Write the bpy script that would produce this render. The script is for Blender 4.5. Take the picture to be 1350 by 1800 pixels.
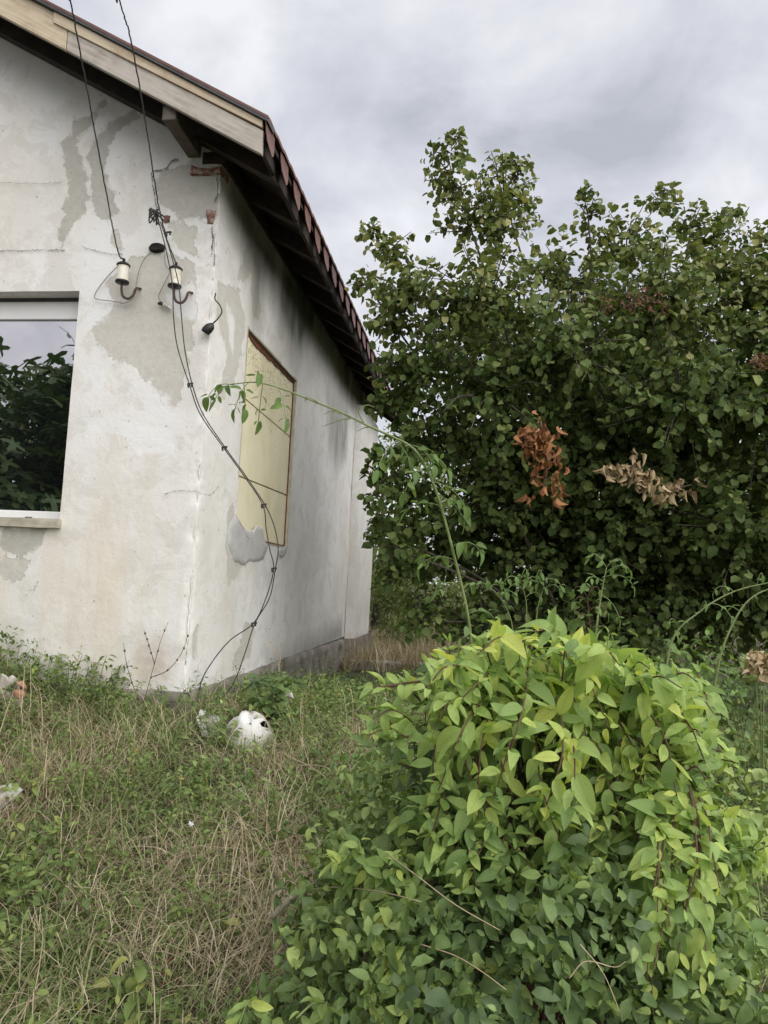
import bpy, math, random
import numpy as np
from mathutils import Matrix, Vector
from math import radians, sin, cos, atan, pi

for o in list(bpy.data.objects): bpy.data.objects.remove(o)
scene = bpy.context.scene
col = scene.collection
rng = np.random.default_rng(7)
random.seed(7)

# ------------------------------------------------------------------ camera
FPX = 1300.0
PITCH, ROLL = radians(5.3), atan(0.047)
EYE = np.array([0, 0, 1.55])
c_f = np.array([0, cos(PITCH), sin(PITCH)])
_r0 = np.array([1.0, 0, 0]); _u0 = np.array([0, -sin(PITCH), cos(PITCH)])
c_r = cos(ROLL) * _r0 + sin(ROLL) * _u0
c_u = -sin(ROLL) * _r0 + cos(ROLL) * _u0
cam_data = bpy.data.cameras.new('camera')
cam = bpy.data.objects.new('camera', cam_data); col.objects.link(cam)
cam_data.sensor_fit = 'VERTICAL'; cam_data.sensor_height = 36; cam_data.sensor_width = 27
cam_data.lens = 36 * FPX / 1800
cam_data.clip_start = 0.05; cam_data.clip_end = 2000
cam.matrix_world = Matrix(((c_r[0], c_u[0], -c_f[0], EYE[0]), (c_r[1], c_u[1], -c_f[1], EYE[1]), (c_r[2], c_u[2], -c_f[2], EYE[2]), (0, 0, 0, 1)))
scene.camera = cam

# ------------------------------------------------------------------ sky, sun, exposure
SUN_AZ, SUN_EL = radians(138), radians(40)      # azimuth from +Y, clockwise: behind the camera to the right
world = bpy.data.worlds.new('World'); scene.world = world; world.use_nodes = True
wn, wl = world.node_tree.nodes, world.node_tree.links
wn.clear()
def W(t, **k):
    n = wn.new(t)
    for a, b in k.items(): setattr(n, a, b)
    return n
out = W('ShaderNodeOutputWorld'); bg = W('ShaderNodeBackground'); bg.inputs['Strength'].default_value = 0.1
sky = W('ShaderNodeTexSky', sky_type='NISHITA', sun_disc=False)
sky.sun_elevation = SUN_EL; sky.sun_rotation = SUN_AZ; sky.air_density = 1.0; sky.dust_density = 2.0
tc = W('ShaderNodeTexCoord')
sep = W('ShaderNodeSeparateXYZ'); wl.new(tc.outputs['Generated'], sep.inputs[0])
zc = W('ShaderNodeMath', operation='MAXIMUM'); wl.new(sep.outputs['Z'], zc.inputs[0]); zc.inputs[1].default_value = 0.0
za = W('ShaderNodeMath', operation='ADD'); wl.new(zc.outputs[0], za.inputs[0]); za.inputs[1].default_value = 0.42
dx = W('ShaderNodeMath', operation='DIVIDE'); wl.new(sep.outputs['X'], dx.inputs[0]); wl.new(za.outputs[0], dx.inputs[1])
dy = W('ShaderNodeMath', operation='DIVIDE'); wl.new(sep.outputs['Y'], dy.inputs[0]); wl.new(za.outputs[0], dy.inputs[1])
cmb = W('ShaderNodeCombineXYZ'); wl.new(dx.outputs[0], cmb.inputs[0]); wl.new(dy.outputs[0], cmb.inputs[1]); cmb.inputs[2].default_value = 3.7
n1 = W('ShaderNodeTexNoise'); n1.inputs['Scale'].default_value = 1.9; n1.inputs['Detail'].default_value = 6; n1.inputs['Roughness'].default_value = 0.52; n1.inputs['Distortion'].default_value = 0.15
n2 = W('ShaderNodeTexNoise'); n2.inputs['Scale'].default_value = 5.0; n2.inputs['Detail'].default_value = 7; n2.inputs['Roughness'].default_value = 0.55; n2.inputs['Distortion'].default_value = 0.25
wl.new(cmb.outputs[0], n1.inputs['Vector']); wl.new(cmb.outputs[0], n2.inputs['Vector'])
mx = W('ShaderNodeMath', operation='MULTIPLY_ADD'); wl.new(n2.outputs['Fac'], mx.inputs[0]); mx.inputs[1].default_value = 0.46
m0 = W('ShaderNodeMath', operation='MULTIPLY'); wl.new(n1.outputs['Fac'], m0.inputs[0]); m0.inputs[1].default_value = 0.54
wl.new(m0.outputs[0], mx.inputs[2])
rp = W('ShaderNodeValToRGB'); wl.new(mx.outputs[0], rp.inputs[0])
e = rp.color_ramp.elements
e[0].position = 0.37; e[0].color = (0.195, 0.201, 0.222, 1)
e[1].position = 0.585; e[1].color = (0.36, 0.36, 0.378, 1)
k = e.new(0.465); k.color = (0.265, 0.27, 0.293, 1)
k = e.new(0.535); k.color = (0.318, 0.319, 0.335, 1)
sc = W('ShaderNodeVectorMath', operation='SCALE'); wl.new(rp.outputs[0], sc.inputs[0]); sc.inputs['Scale'].default_value = 10.0
mixw = W('ShaderNodeMixRGB'); mixw.inputs[0].default_value = 0.94
wl.new(sky.outputs[0], mixw.inputs[1]); wl.new(sc.outputs[0], mixw.inputs[2])
wl.new(mixw.outputs[0], bg.inputs['Color']); wl.new(bg.outputs[0], out.inputs[0])

sd = bpy.data.lights.new('sun', 'SUN'); sd.energy = 1.5; sd.angle = radians(95); sd.color = (1.0, 0.965, 0.91)
sun = bpy.data.objects.new('sun', sd); col.objects.link(sun)
sv = Vector((sin(SUN_AZ) * cos(SUN_EL), cos(SUN_AZ) * cos(SUN_EL), sin(SUN_EL)))
sun.rotation_euler = sv.to_track_quat('Z', 'Y').to_euler(); sun.location = (4, -6, 9)

vs = scene.view_settings
vs.view_transform = 'Standard'; vs.look = 'None'; vs.gamma = 1; vs.use_curve_mapping = False; vs.exposure = 1.38
scene.render.engine = 'CYCLES'
scene.cycles.max_bounces = 6; scene.cycles.diffuse_bounces = 3; scene.cycles.transmission_bounces = 4; scene.cycles.glossy_bounces = 3
scene.render.resolution_x = 768; scene.render.resolution_y = 1024

# ------------------------------------------------------------------ helpers
def nrm(v): v = np.asarray(v, float); return v / (np.linalg.norm(v, axis=-1, keepdims=True) + 1e-12)
def ray(px, py): return c_f + c_r * (px - 675) / FPX - c_u * (py - 900) / FPX
def P(px, py, depth): return EYE + depth * ray(px, py)

TH = radians(7.9)
S_ = np.array([sin(TH), cos(TH), 0]); G_ = np.array([-cos(TH), sin(TH), 0])    # along the side wall / along the gable wall
CORNER = np.array([-1.191, 4.717, 0])
def H(u, t, z): return CORNER + G_ * u + S_ * t + np.array([0, 0, z])
def on_front(px, py, off=0.0):
    d = ray(px, py); n = -S_; k = ((CORNER - EYE) @ n + off) / (d @ n); q = EYE + k * d
    return float((q - CORNER) @ G_), float(q[2])
def on_side(px, py, off=0.0):
    d = ray(px, py); n = -G_; k = ((CORNER - EYE) @ n + off) / (d @ n); q = EYE + k * d
    return float((q - CORNER) @ S_), float(q[2])

def _hash(ix, iy, s):
    h = (ix.astype(np.int64) * 374761393 + iy.astype(np.int64) * 668265263 + s * 144665) & 0x7fffffff
    h = ((h ^ (h >> 13)) * 1274126177) & 0x7fffffff
    return ((h ^ (h >> 16)) & 0xffff) / 65535.0
def vnoise(x, y, s=0):
    x = np.asarray(x, float); y = np.asarray(y, float)
    ix = np.floor(x); iy = np.floor(y); fx = x - ix; fy = y - iy
    fx = fx * fx * (3 - 2 * fx); fy = fy * fy * (3 - 2 * fy)
    a = _hash(ix, iy, s); b = _hash(ix + 1, iy, s); c = _hash(ix, iy + 1, s); d = _hash(ix + 1, iy + 1, s)
    return (a * (1 - fx) + b * fx) * (1 - fy) + (c * (1 - fx) + d * fx) * fy
def fbm(x, y, s=0, o=4):
    v = 0; a = .5; t = 0
    for i in range(o): v = v + a * vnoise(np.asarray(x) * 2 ** i, np.asarray(y) * 2 ** i, s + i * 17); t += a; a *= .5
    return v / t
def sstep(a, b, x): t = np.clip((np.asarray(x, float) - a) / (b - a), 0, 1); return t * t * (3 - 2 * t)

def tag(o, label=None, cat=None, group=None, kind=None):
    if label: o['label'] = label
    if cat: o['category'] = cat
    if group: o['group'] = group
    if kind: o['kind'] = kind
    return o
def empty(name, loc, label=None, cat=None, group=None):
    o = bpy.data.objects.new(name, None); col.objects.link(o); o.location = tuple(float(a) for a in loc); o.empty_display_size = .1
    return tag(o, label, cat, group)
def attach(o, parent):
    if parent is not None:
        o.parent = parent
        if parent.type == 'EMPTY': o.matrix_parent_inverse = Matrix.Translation(-Vector(parent.location))
def link_mesh(name, me, mat, parent=None):
    o = bpy.data.objects.new(name, me); col.objects.link(o)
    if mat is not None and len(me.materials) == 0: me.materials.append(mat)
    attach(o, parent); return o

class MB:
    def __init__(s): s.v = []; s.f = []
    def box(s, c, ax, ay, az):
        n = len(s.v); c = np.asarray(c, float); ax, ay, az = (np.asarray(a, float) for a in (ax, ay, az))
        for i in (-1, 1):
            for j in (-1, 1):
                for k in (-1, 1): s.v.append(c + ax * i * .5 + ay * j * .5 + az * k * .5)
        for f in ((0, 1, 3, 2), (4, 6, 7, 5), (0, 4, 5, 1), (2, 3, 7, 6), (0, 2, 6, 4), (1, 5, 7, 3)): s.f.append([n + a for a in f])
        return s
    def hbox(s, u0, u1, t0, t1, z0, z1):
        return s.box(H((u0 + u1) / 2, (t0 + t1) / 2, (z0 + z1) / 2), G_ * (u1 - u0), S_ * (t1 - t0), (0, 0, z1 - z0))
    def tube(s, pts, r, n=6, cap=True):
        pts = np.asarray(pts, float); m = len(pts)
        r = np.full(m, r) if np.isscalar(r) else np.asarray(r, float)
        tg = np.zeros_like(pts); tg[1:-1] = pts[2:] - pts[:-2]; tg[0] = pts[1] - pts[0]; tg[-1] = pts[-1] - pts[-2]; tg = nrm(tg)
        a = np.array([0, 0, 1.0]) if abs(tg[0][2]) < .9 else np.array([1.0, 0, 0])
        x = nrm(np.cross(tg[0], a)); b0 = len(s.v)
        for i in range(m):
            x = nrm(x - tg[i] * (x @ tg[i])); y = np.cross(tg[i], x)
            for k in range(n):
                an = 2 * pi * k / n; s.v.append(pts[i] + r[i] * (x * cos(an) + y * sin(an)))
        for i in range(m - 1):
            for k in range(n):
                a0 = b0 + i * n + k; a1 = b0 + i * n + (k + 1) % n
                s.f.append([a0, a1, a1 + n, a0 + n])
        if cap:
            s.f.append([b0 + k for k in range(n)][::-1]); s.f.append([b0 + (m - 1) * n + k for k in range(n)])
        return s
    def prism(s, poly, off):          # closed outline (list of 3-D points), extruded by vector off
        n = len(s.v); m = len(poly); off = np.asarray(off, float)
        for p in poly: s.v.append(np.asarray(p, float))
        for p in poly: s.v.append(np.asarray(p, float) + off)
        s.f.append([n + i for i in range(m)]); s.f.append([n + m + i for i in range(m)][::-1])
        for i in range(m): s.f.append([n + (i + 1) % m, n + i, n + m + i, n + m + (i + 1) % m])
        return s
    def build(s, name, mat, parent=None, smooth=False, bevel=0):
        me = bpy.data.meshes.new(name); me.from_pydata([tuple(map(float, a)) for a in s.v], [], s.f)
        if smooth: me.polygons.foreach_set('use_smooth', np.ones(len(me.polygons), bool))
        o = link_mesh(name, me, mat, parent)
        import bmesh
        bm = bmesh.new(); bm.from_mesh(me); bmesh.ops.recalc_face_normals(bm, faces=bm.faces)
        if bevel: bmesh.ops.bevel(bm, geom=bm.edges[:], offset=bevel, segments=2, affect='EDGES', profile=.5)
        bm.to_mesh(me); bm.free()
        return o
def spline(pts, n=40):
    pts = np.asarray(pts, float); m = len(pts)
    q = np.vstack([2 * pts[0] - pts[1], pts, 2 * pts[-1] - pts[-2]]); res = []
    for i in range(m - 1):
        p0, p1, p2, p3 = q[i:i + 4]; k = max(2, n // (m - 1))
        for t in np.linspace(0, 1, k, endpoint=False):
            res.append(.5 * ((2 * p1) + (-p0 + p2) * t + (2 * p0 - 5 * p1 + 4 * p2 - p3) * t * t + (-p0 + 3 * p1 - 3 * p2 + p3) * t ** 3))
    res.append(pts[-1]); return np.array(res)

# ------------------------------------------------------------------ materials
def mat_new(name):
    m = bpy.data.materials.new(name); m.use_nodes = True; n = m.node_tree.nodes; b = n['Principled BSDF']
    return m, n, m.node_tree.links, b
def ramp(n, l, src, stops):
    r = n.new('ShaderNodeValToRGB'); l.new(src, r.inputs[0]); e = r.color_ramp.elements
    e[0].position, e[0].color = stops[0][0], (*stops[0][1], 1); e[1].position, e[1].color = stops[-1][0], (*stops[-1][1], 1)
    for p, c in stops[1:-1]: q = e.new(p); q.color = (*c, 1)
    return r
def noise(n, l, scale, detail=5, rough=.55, vec=None, stretch=None, dist=0):
    t = n.new('ShaderNodeTexNoise'); t.inputs['Scale'].default_value = scale; t.inputs['Detail'].default_value = detail; t.inputs['Roughness'].default_value = rough; t.inputs['Distortion'].default_value = dist
    if vec is None: vec = n.new('ShaderNodeTexCoord').outputs['Object']
    if stretch:
        mp = n.new('ShaderNodeMapping'); mp.inputs['Scale'].default_value = stretch; l.new(vec, mp.inputs[0]); vec = mp.outputs[0]
    l.new(vec, t.inputs['Vector']); return t
def mathn(n, l, op, a, b=None, c=None, clamp=False):
    m = n.new('ShaderNodeMath'); m.operation = op; m.use_clamp = clamp
    for i, v in enumerate((a, b, c)):
        if v is None: continue
        if isinstance(v, (int, float)): m.inputs[i].default_value = v
        else: l.new(v, m.inputs[i])
    return m.outputs[0]
def mixc(n, l, fac, a, b, mode='MIX'):
    m = n.new('ShaderNodeMixRGB'); m.blend_type = mode
    for i, v in enumerate((fac, a, b)):
        if isinstance(v, (int, float)): m.inputs[i].default_value = v
        elif isinstance(v, tuple): m.inputs[i].default_value = (*v, 1)
        else: l.new(v, m.inputs[i])
    return m.outputs[0]
def bump(n, l, h, strength=.4, dist=.01, prev=None):
    b = n.new('ShaderNodeBump'); b.inputs['Strength'].default_value = strength; b.inputs['Distance'].default_value = dist; l.new(h, b.inputs['Height'])
    if prev is not None: l.new(prev, b.inputs['Normal'])
    return b.outputs[0]
def simple(name, stops, scale=20, rough=.7, bstr=.3, bdist=.004, stretch=None, metallic=0, detail=6):
    m, n, l, b = mat_new(name); t = noise(n, l, scale, detail, .6, stretch=stretch)
    r = ramp(n, l, t.outputs['Fac'], stops); l.new(r.outputs[0], b.inputs['Base Color']); b.inputs['Roughness'].default_value = rough; b.inputs['Metallic'].default_value = metallic
    l.new(bump(n, l, t.outputs['Fac'], bstr, bdist), b.inputs['Normal']); return m
def leaf_mat(name, stops, trans=.3, rough=.5, veins=False, spec=.3, dead=False):
    m, n, l, b = mat_new(name)
    at = n.new('ShaderNodeAttribute'); at.attribute_name = 'rnd'
    r = ramp(n, l, at.outputs['Fac'], stops); c = r.outputs[0]
    nz = noise(n, l, 55, 3); c = mixc(n, l, .35, c, ramp(n, l, nz.outputs['Fac'], [(.3, (.25, .25, .25)), (.7, (.75, .75, .75))]).outputs[0], 'OVERLAY')
    if veins:
        uv = n.new('ShaderNodeAttribute'); uv.attribute_name = 'luv'
        sp = n.new('ShaderNodeSeparateXYZ'); l.new(uv.outputs['Vector'], sp.inputs[0])
        ax = mathn(n, l, 'ABSOLUTE', sp.outputs[0])
        mid = mathn(n, l, 'LESS_THAN', ax, .035)
        w = mathn(n, l, 'SINE', mathn(n, l, 'MULTIPLY', mathn(n, l, 'SUBTRACT', sp.outputs[1], mathn(n, l, 'MULTIPLY', ax, .75)), 46.0))
        sv_ = mathn(n, l, 'MULTIPLY', mathn(n, l, 'GREATER_THAN', w, .86), .45)
        vm = mathn(n, l, 'MAXIMUM', mathn(n, l, 'MULTIPLY', mid, .8), sv_)
        c = mixc(n, l, mathn(n, l, 'MULTIPLY', vm, .35), c, (.30, .36, .14) if not dead else (.2, .12, .06))
        l.new(bump(n, l, mathn(n, l, 'ABSOLUTE', w), .35, .0012), b.inputs['Normal'])
    l.new(c, b.inputs['Base Color']); b.inputs['Roughness'].default_value = rough; b.inputs['Specular IOR Level'].default_value = spec
    tr = n.new('ShaderNodeBsdfTranslucent'); l.new(mixc(n, l, 1.0, c, (1.15, 1.2, .6), 'MULTIPLY'), tr.inputs['Color'])
    mx = n.new('ShaderNodeMixShader'); mx.inputs[0].default_value = trans; l.new(b.outputs[0], mx.inputs[1]); l.new(tr.outputs[0], mx.inputs[2])
    l.new(mx.outputs[0], n['Material Output'].inputs['Surface']); return m

M = {}
M['hazel'] = leaf_mat('hazel leaf', [(0, (.055, .09, .027)), (.35, (.10, .145, .042)), (.7, (.20, .23, .078)), (1, (.35, .33, .15))], .25, .6, spec=.2)
M['hazel_v'] = leaf_mat('hazel leaf near', [(0, (.055, .092, .027)), (.35, (.10, .15, .042)), (.7, (.20, .235, .078)), (1, (.36, .34, .15))], .25, .6, veins=True, spec=.2)
M['honey'] = leaf_mat('honeysuckle leaf', [(0, (.17, .27, .09)), (.35, (.32, .45, .15)), (.65, (.46, .58, .18)), (.88, (.56, .64, .17)), (1, (.64, .65, .17))], .42, .5, veins=True)
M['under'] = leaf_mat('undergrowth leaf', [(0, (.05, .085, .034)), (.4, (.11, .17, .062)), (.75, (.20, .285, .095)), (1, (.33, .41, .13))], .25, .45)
M['weed'] = leaf_mat('weed leaf', [(0, (.085, .125, .042)), (.5, (.165, .235, .07)), (.88, (.26, .33, .10)), (.96, (.38, .37, .11)), (1, (.42, .28, .11))], .3, .55)
M['rose'] = leaf_mat('rose leaf', [(0, (.07, .13, .04)), (.5, (.14, .23, .07)), (1, (.23, .33, .10))], .35, .5, veins=True)
M['dead'] = leaf_mat('dead leaf orange', [(0, (.13, .055, .022)), (.5, (.29, .125, .05)), (1, (.42, .21, .10))], .2, .7, dead=True, veins=True)
M['dead3'] = leaf_mat('dead leaf red brown', [(0, (.09, .045, .025)), (.5, (.19, .09, .05)), (1, (.30, .18, .10))], .2, .7, dead=True, veins=True)
M['dead2'] = leaf_mat('dead leaf tan', [(0, (.19, .135, .075)), (.5, (.37, .28, .165)), (1, (.56, .45, .28))], .2, .7, dead=True, veins=True)
M['grass'] = leaf_mat('green grass', [(0, (.11, .15, .055)), (.6, (.21, .26, .10)), (1, (.34, .37, .17))], .25, .6)
M['straw'] = leaf_mat('dry grass', [(0, (.19, .15, .09)), (.5, (.40, .33, .21)), (1, (.60, .52, .37))], .15, .7)
M['fig'] = leaf_mat('fig leaf', [(0, (.030, .060, .020)), (.6, (.055, .10, .032)), (1, (.09, .14, .045))], .25, .5)
M['pale_tree'] = leaf_mat('far leaf', [(0, (.10, .14, .045)), (.6, (.19, .24, .08)), (1, (.32, .35, .15))], .4, .6)
M['bark'] = simple('bark', [(.3, (.035, .028, .02)), (.7, (.10, .085, .065))], 30, .9, .6, .006, (1, 1, .3))
M['stem_green'] = simple('green cane', [(.3, (.11, .16, .05)), (.7, (.22, .27, .10))], 40, .55, .2, .002)
M['stem_brown'] = simple('brown stem', [(.3, (.06, .03, .018)), (.7, (.15, .085, .05))], 40, .7, .3, .002)
M['stalk'] = simple('dry stalk', [(.3, (.28, .21, .12)), (.7, (.48, .40, .26))], 40, .8, .2, .002)
M['twig'] = simple('dry twig', [(.3, (.06, .035, .02)), (.7, (.14, .09, .055))], 40, .9, .3, .002)
M['ground'] = simple('soil', [(.3, (.035, .030, .018)), (.55, (.07, .06, .035)), (.75, (.10, .09, .05))], 6, .95, .8, .03)
M['plinth'] = simple('cement plinth', [(.3, (.08, .075, .06)), (.5, (.22, .20, .175)), (.75, (.36, .34, .30))], 5, .95, .9, .02, detail=9)
M['mortar'] = simple('cement smear', [(.3, (.42, .42, .41)), (.7, (.54, .54, .53))], 9, .9, .4, .004)
M['concrete'] = simple('sill concrete', [(.3, (.34, .31, .24)), (.7, (.50, .47, .39))], 14, .9, .4, .004)
M['pvc'] = simple('white window frame', [(.3, (.74, .75, .76)), (.7, (.80, .80, .80))], 5, .35, .03, .001)
def wood(name, stops, rough=.8):
    m, n, l, b = mat_new(name); co = n.new('ShaderNodeTexCoord').outputs['Object']
    rt = n.new('ShaderNodeMapping'); rt.inputs['Rotation'].default_value = (0, radians(-29), 0); l.new(co, rt.inputs[0])
    g = noise(n, l, 26, 6, .6, rt.outputs[0], (.06, 1, 1.6), .3); k = noise(n, l, 3.2, 3, .5, rt.outputs[0], (.5, 1, 1.5)); f = noise(n, l, 9, 5, .65)
    c = ramp(n, l, mathn(n, l, 'ADD', mathn(n, l, 'MULTIPLY', g.outputs['Fac'], .6), mathn(n, l, 'MULTIPLY', f.outputs['Fac'], .4)), stops).outputs[0]
    kn = ramp(n, l, k.outputs['Fac'], [(.68, (0, 0, 0)), (.74, (1, 1, 1))]).outputs[0]
    c = mixc(n, l, mathn(n, l, 'MULTIPLY', kn, .7), c, (.10, .06, .035)); l.new(c, b.inputs['Base Color']); b.inputs['Roughness'].default_value = rough
    l.new(bump(n, l, g.outputs['Fac'], .45, .003), b.inputs['Normal']); return m
M['wood_new'] = wood('new pine board', [(.3, (.33, .25, .17)), (.5, (.52, .43, .31)), (.7, (.60, .53, .42))])
M['wood_grey'] = wood('weathered board', [(.3, (.24, .205, .17)), (.5, (.42, .38, .335)), (.7, (.52, .485, .44))])
M['wood_dark'] = simple('old dark timber', [(.3, (.016, .012, .010)), (.7, (.05, .034, .026))], 12, .9, .5, .006)
M['roof'] = simple('roof sheet', [(.3, (.10, .045, .035)), (.7, (.17, .075, .055))], 6, .6, .2, .003)
M['tongue'] = simple('brown red eave metal', [(.3, (.10, .045, .036)), (.7, (.17, .078, .062))], 10, .55, .15, .002)
M['trim'] = simple('dark metal edge', [(.3, (.03, .03, .032)), (.7, (.07, .07, .07))], 10, .5, .1, .001)
M['brick'] = simple('bare red brick', [(.35, (.10, .055, .04)), (.5, (.22, .11, .08)), (.65, (.40, .34, .29))], 22, .95, .6, .006)
M['rust'] = simple('rusty steel', [(.3, (.08, .024, .012)), (.7, (.20, .07, .03))], 40, .9, .5, .003)
M['hook'] = simple('old iron', [(.3, (.035, .02, .015)), (.7, (.11, .06, .045))], 40, .85, .4, .002)
M['black'] = simple('black plastic', [(.3, (.008, .008, .008)), (.7, (.02, .02, .02))], 30, .5, .2, .002)
M['wire'] = simple('dark wire', [(.3, (.015, .014, .013)), (.7, (.045, .04, .035))], 60, .6, .2, .001)
M['thin_wire'] = simple('pale old wire', [(.3, (.22, .19, .16)), (.7, (.36, .32, .28))], 60, .7, .2, .001)
M['porcelain'] = simple('aged porcelain', [(.3, (.48, .42, .30)), (.45, (.68, .64, .54)), (.8, (.74, .71, .64))], 16, .3, .1, .001)
M['white_plastic'] = simple('white plastic', [(.35, (.24, .21, .16)), (.48, (.55, .54, .51)), (.7, (.72, .73, .74))], 7, .45, .2, .004)
M['rubble'] = simple('plaster rubble', [(.3, (.30, .27, .23)), (.7, (.52, .48, .43))], 18, .95, .6, .008)
M['rubble_red'] = simple('broken brick', [(.3, (.24, .12, .075)), (.7, (.40, .22, .15))], 22, .95, .6, .008)
M['slab'] = simple('old paving', [(.3, (.20, .185, .16)), (.7, (.34, .32, .285))], 10, .95, .5, .008)
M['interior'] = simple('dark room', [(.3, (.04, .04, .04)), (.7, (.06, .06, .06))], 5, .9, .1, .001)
M['crack'] = simple('crack', [(.3, (.12, .11, .095)), (.7, (.20, .185, .16))], 30, .95, .1, .001)
M['hole'] = simple('black hole', [(.3, (.006, .006, .006)), (.7, (.025, .022, .02))], 30, .95, .6, .01)
M['flower'] = simple('white petal', [(.3, (.7, .7, .7)), (.7, (.8, .8, .8))], 30, .6, .1, .001)

def panel_mat():
    m, n, l, b = mat_new('yellow foam board')
    t = noise(n, l, 5, 4); c = ramp(n, l, t.outputs['Fac'], [(.3, (.77, .71, .48)), (.7, (.84, .79, .58))]).outputs[0]
    s = noise(n, l, 75, 2, .5, stretch=(1, 1, .6)); zz = n.new('ShaderNodeSeparateXYZ'); l.new(n.new('ShaderNodeTexCoord').outputs['Object'], zz.inputs[0])
    thr = mathn(n, l, 'SUBTRACT', .78, mathn(n, l, 'MULTIPLY', mathn(n, l, 'SUBTRACT', zz.outputs[2], 2.2), .14, clamp=True))
    f = mathn(n, l, 'GREATER_THAN', s.outputs['Fac'], thr)
    st = noise(n, l, 2.6, 7, .65, stretch=(1, 1, .35)); c = mixc(n, l, ramp(n, l, st.outputs['Fac'], [(.52, (0, 0, 0)), (.76, (.35, .35, .35))]).outputs[0], c, (.45, .36, .19))
    c = mixc(n, l, f, c, (.16, .11, .05)); l.new(c, b.inputs['Base Color']); b.inputs['Roughness'].default_value = .85
    g = noise(n, l, 120, 3); l.new(bump(n, l, g.outputs['Fac'], .5, .003), b.inputs['Normal']); return m
M['panel'] = panel_mat()

def glass_mat():
    m, n, l, b = mat_new('dark reflective pane')
    b.inputs['Base Color'].default_value = (.012, .014, .015, 1); b.inputs['Roughness'].default_value = .03
    g = n.new('ShaderNodeBsdfGlossy'); g.inputs['Roughness'].default_value = .012; g.inputs['Color'].default_value = (.95, .92, .95, 1)
    lw = n.new('ShaderNodeFresnel'); lw.inputs['IOR'].default_value = 2.9
    f = mathn(n, l, 'ADD', lw.outputs[0], .38, clamp=True)
    wv = noise(n, l, 1.3, 2, .4); l.new(bump(n, l, wv.outputs['Fac'], .05, .02), g.inputs['Normal'])
    mx = n.new('ShaderNodeMixShader'); l.new(f, mx.inputs[0]); l.new(b.outputs[0], mx.inputs[1]); l.new(g.outputs[0], mx.inputs[2])
    l.new(mx.outputs[0], n['Material Output'].inputs['Surface']); return m
M['glass'] = glass_mat()

def wall_mat():
    m, n, l, b = mat_new('old whitewashed plaster')
    def A(k): a = n.new('ShaderNodeAttribute'); a.attribute_name = k; return a.outputs['Fac']
    big = noise(n, l, 1.3, 6, .55); streak = noise(n, l, 3.0, 5, .55, stretch=(1.6, 1.6, .12)); fine = noise(n, l, 26, 6, .65); edge = noise(n, l, 11, 8, .68); tiny = noise(n, l, 140, 3, .6)
    base = ramp(n, l, big.outputs['Fac'], [(.32, (.68, .665, .63)), (.5, (.755, .745, .725)), (.68, (.80, .80, .795))]).outputs[0]
    cream = mathn(n, l, 'MULTIPLY', ramp(n, l, streak.outputs['Fac'], [(.42, (0, 0, 0)), (.66, (1, 1, 1))]).outputs[0], mathn(n, l, 'ADD', A('ochre'), .12, clamp=True), clamp=True)
    chalk = noise(n, l, 4.2, 9, .72, dist=.6); base = mixc(n, l, ramp(n, l, chalk.outputs['Fac'], [(.50, (0, 0, 0)), (.56, (.55, .55, .55))]).outputs[0], base, (.62, .605, .565))
    c = mixc(n, l, mathn(n, l, 'MULTIPLY', cream, .7), base, (.68, .60, .48))
    def thresh(attr, amp, w):
        v = mathn(n, l, 'ADD', attr, mathn(n, l, 'MULTIPLY', mathn(n, l, 'SUBTRACT', edge.outputs['Fac'], .5), amp))
        mr = n.new('ShaderNodeMapRange'); mr.inputs[1].default_value = .5 - w; mr.inputs[2].default_value = .5 + w; l.new(v, mr.inputs[0]); return mr.outputs[0]
    lost = thresh(A('grey'), 1.9, .05)
    greyc = ramp(n, l, fine.outputs['Fac'], [(.3, (.50, .48, .425)), (.7, (.59, .57, .52))]).outputs[0]
    c = mixc(n, l, mathn(n, l, 'MULTIPLY', lost, .9), c, greyc)
    dk = thresh(A('dark'), 1.9, .10)
    c = mixc(n, l, mathn(n, l, 'MULTIPLY', dk, .8), c, ramp(n, l, fine.outputs['Fac'], [(.3, (.36, .35, .30)), (.7, (.46, .45, .40))]).outputs[0])
    wh = thresh(A('white'), 1.6, .16); c = mixc(n, l, mathn(n, l, 'MULTIPLY', wh, .8), c, (.80, .80, .795))
    mo = mathn(n, l, 'MULTIPLY', A('mold'), mathn(n, l, 'ADD', .55, mathn(n, l, 'MULTIPLY', streak.outputs['Fac'], .8)), clamp=True)
    c = mixc(n, l, mathn(n, l, 'MULTIPLY', mo, .9), c, (.10, .105, .085))
    br = mathn(n, l, 'MULTIPLY', A('brown'), fine.outputs['Fac'], clamp=True); c = mixc(n, l, br, c, (.40, .29, .20))
    pit = mathn(n, l, 'GREATER_THAN', noise(n, l, 34, 1, .3).outputs['Fac'], .775)
    c = mixc(n, l, mathn(n, l, 'MULTIPLY', pit, .55), c, (.25, .23, .19))
    l.new(c, b.inputs['Base Color']); b.inputs['Roughness'].default_value = .92; b.inputs['Specular IOR Level'].default_value = .2
    h = mathn(n, l, 'SUBTRACT', mathn(n, l, 'MULTIPLY', fine.outputs['Fac'], .5), mathn(n, l, 'MULTIPLY', mathn(n, l, 'ADD', lost, dk), .35))
    n1_ = bump(n, l, h, .7, .010); l.new(bump(n, l, tiny.outputs['Fac'], .25, .0025, n1_), b.inputs['Normal']); return m
M['wall'] = wall_mat()

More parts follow.
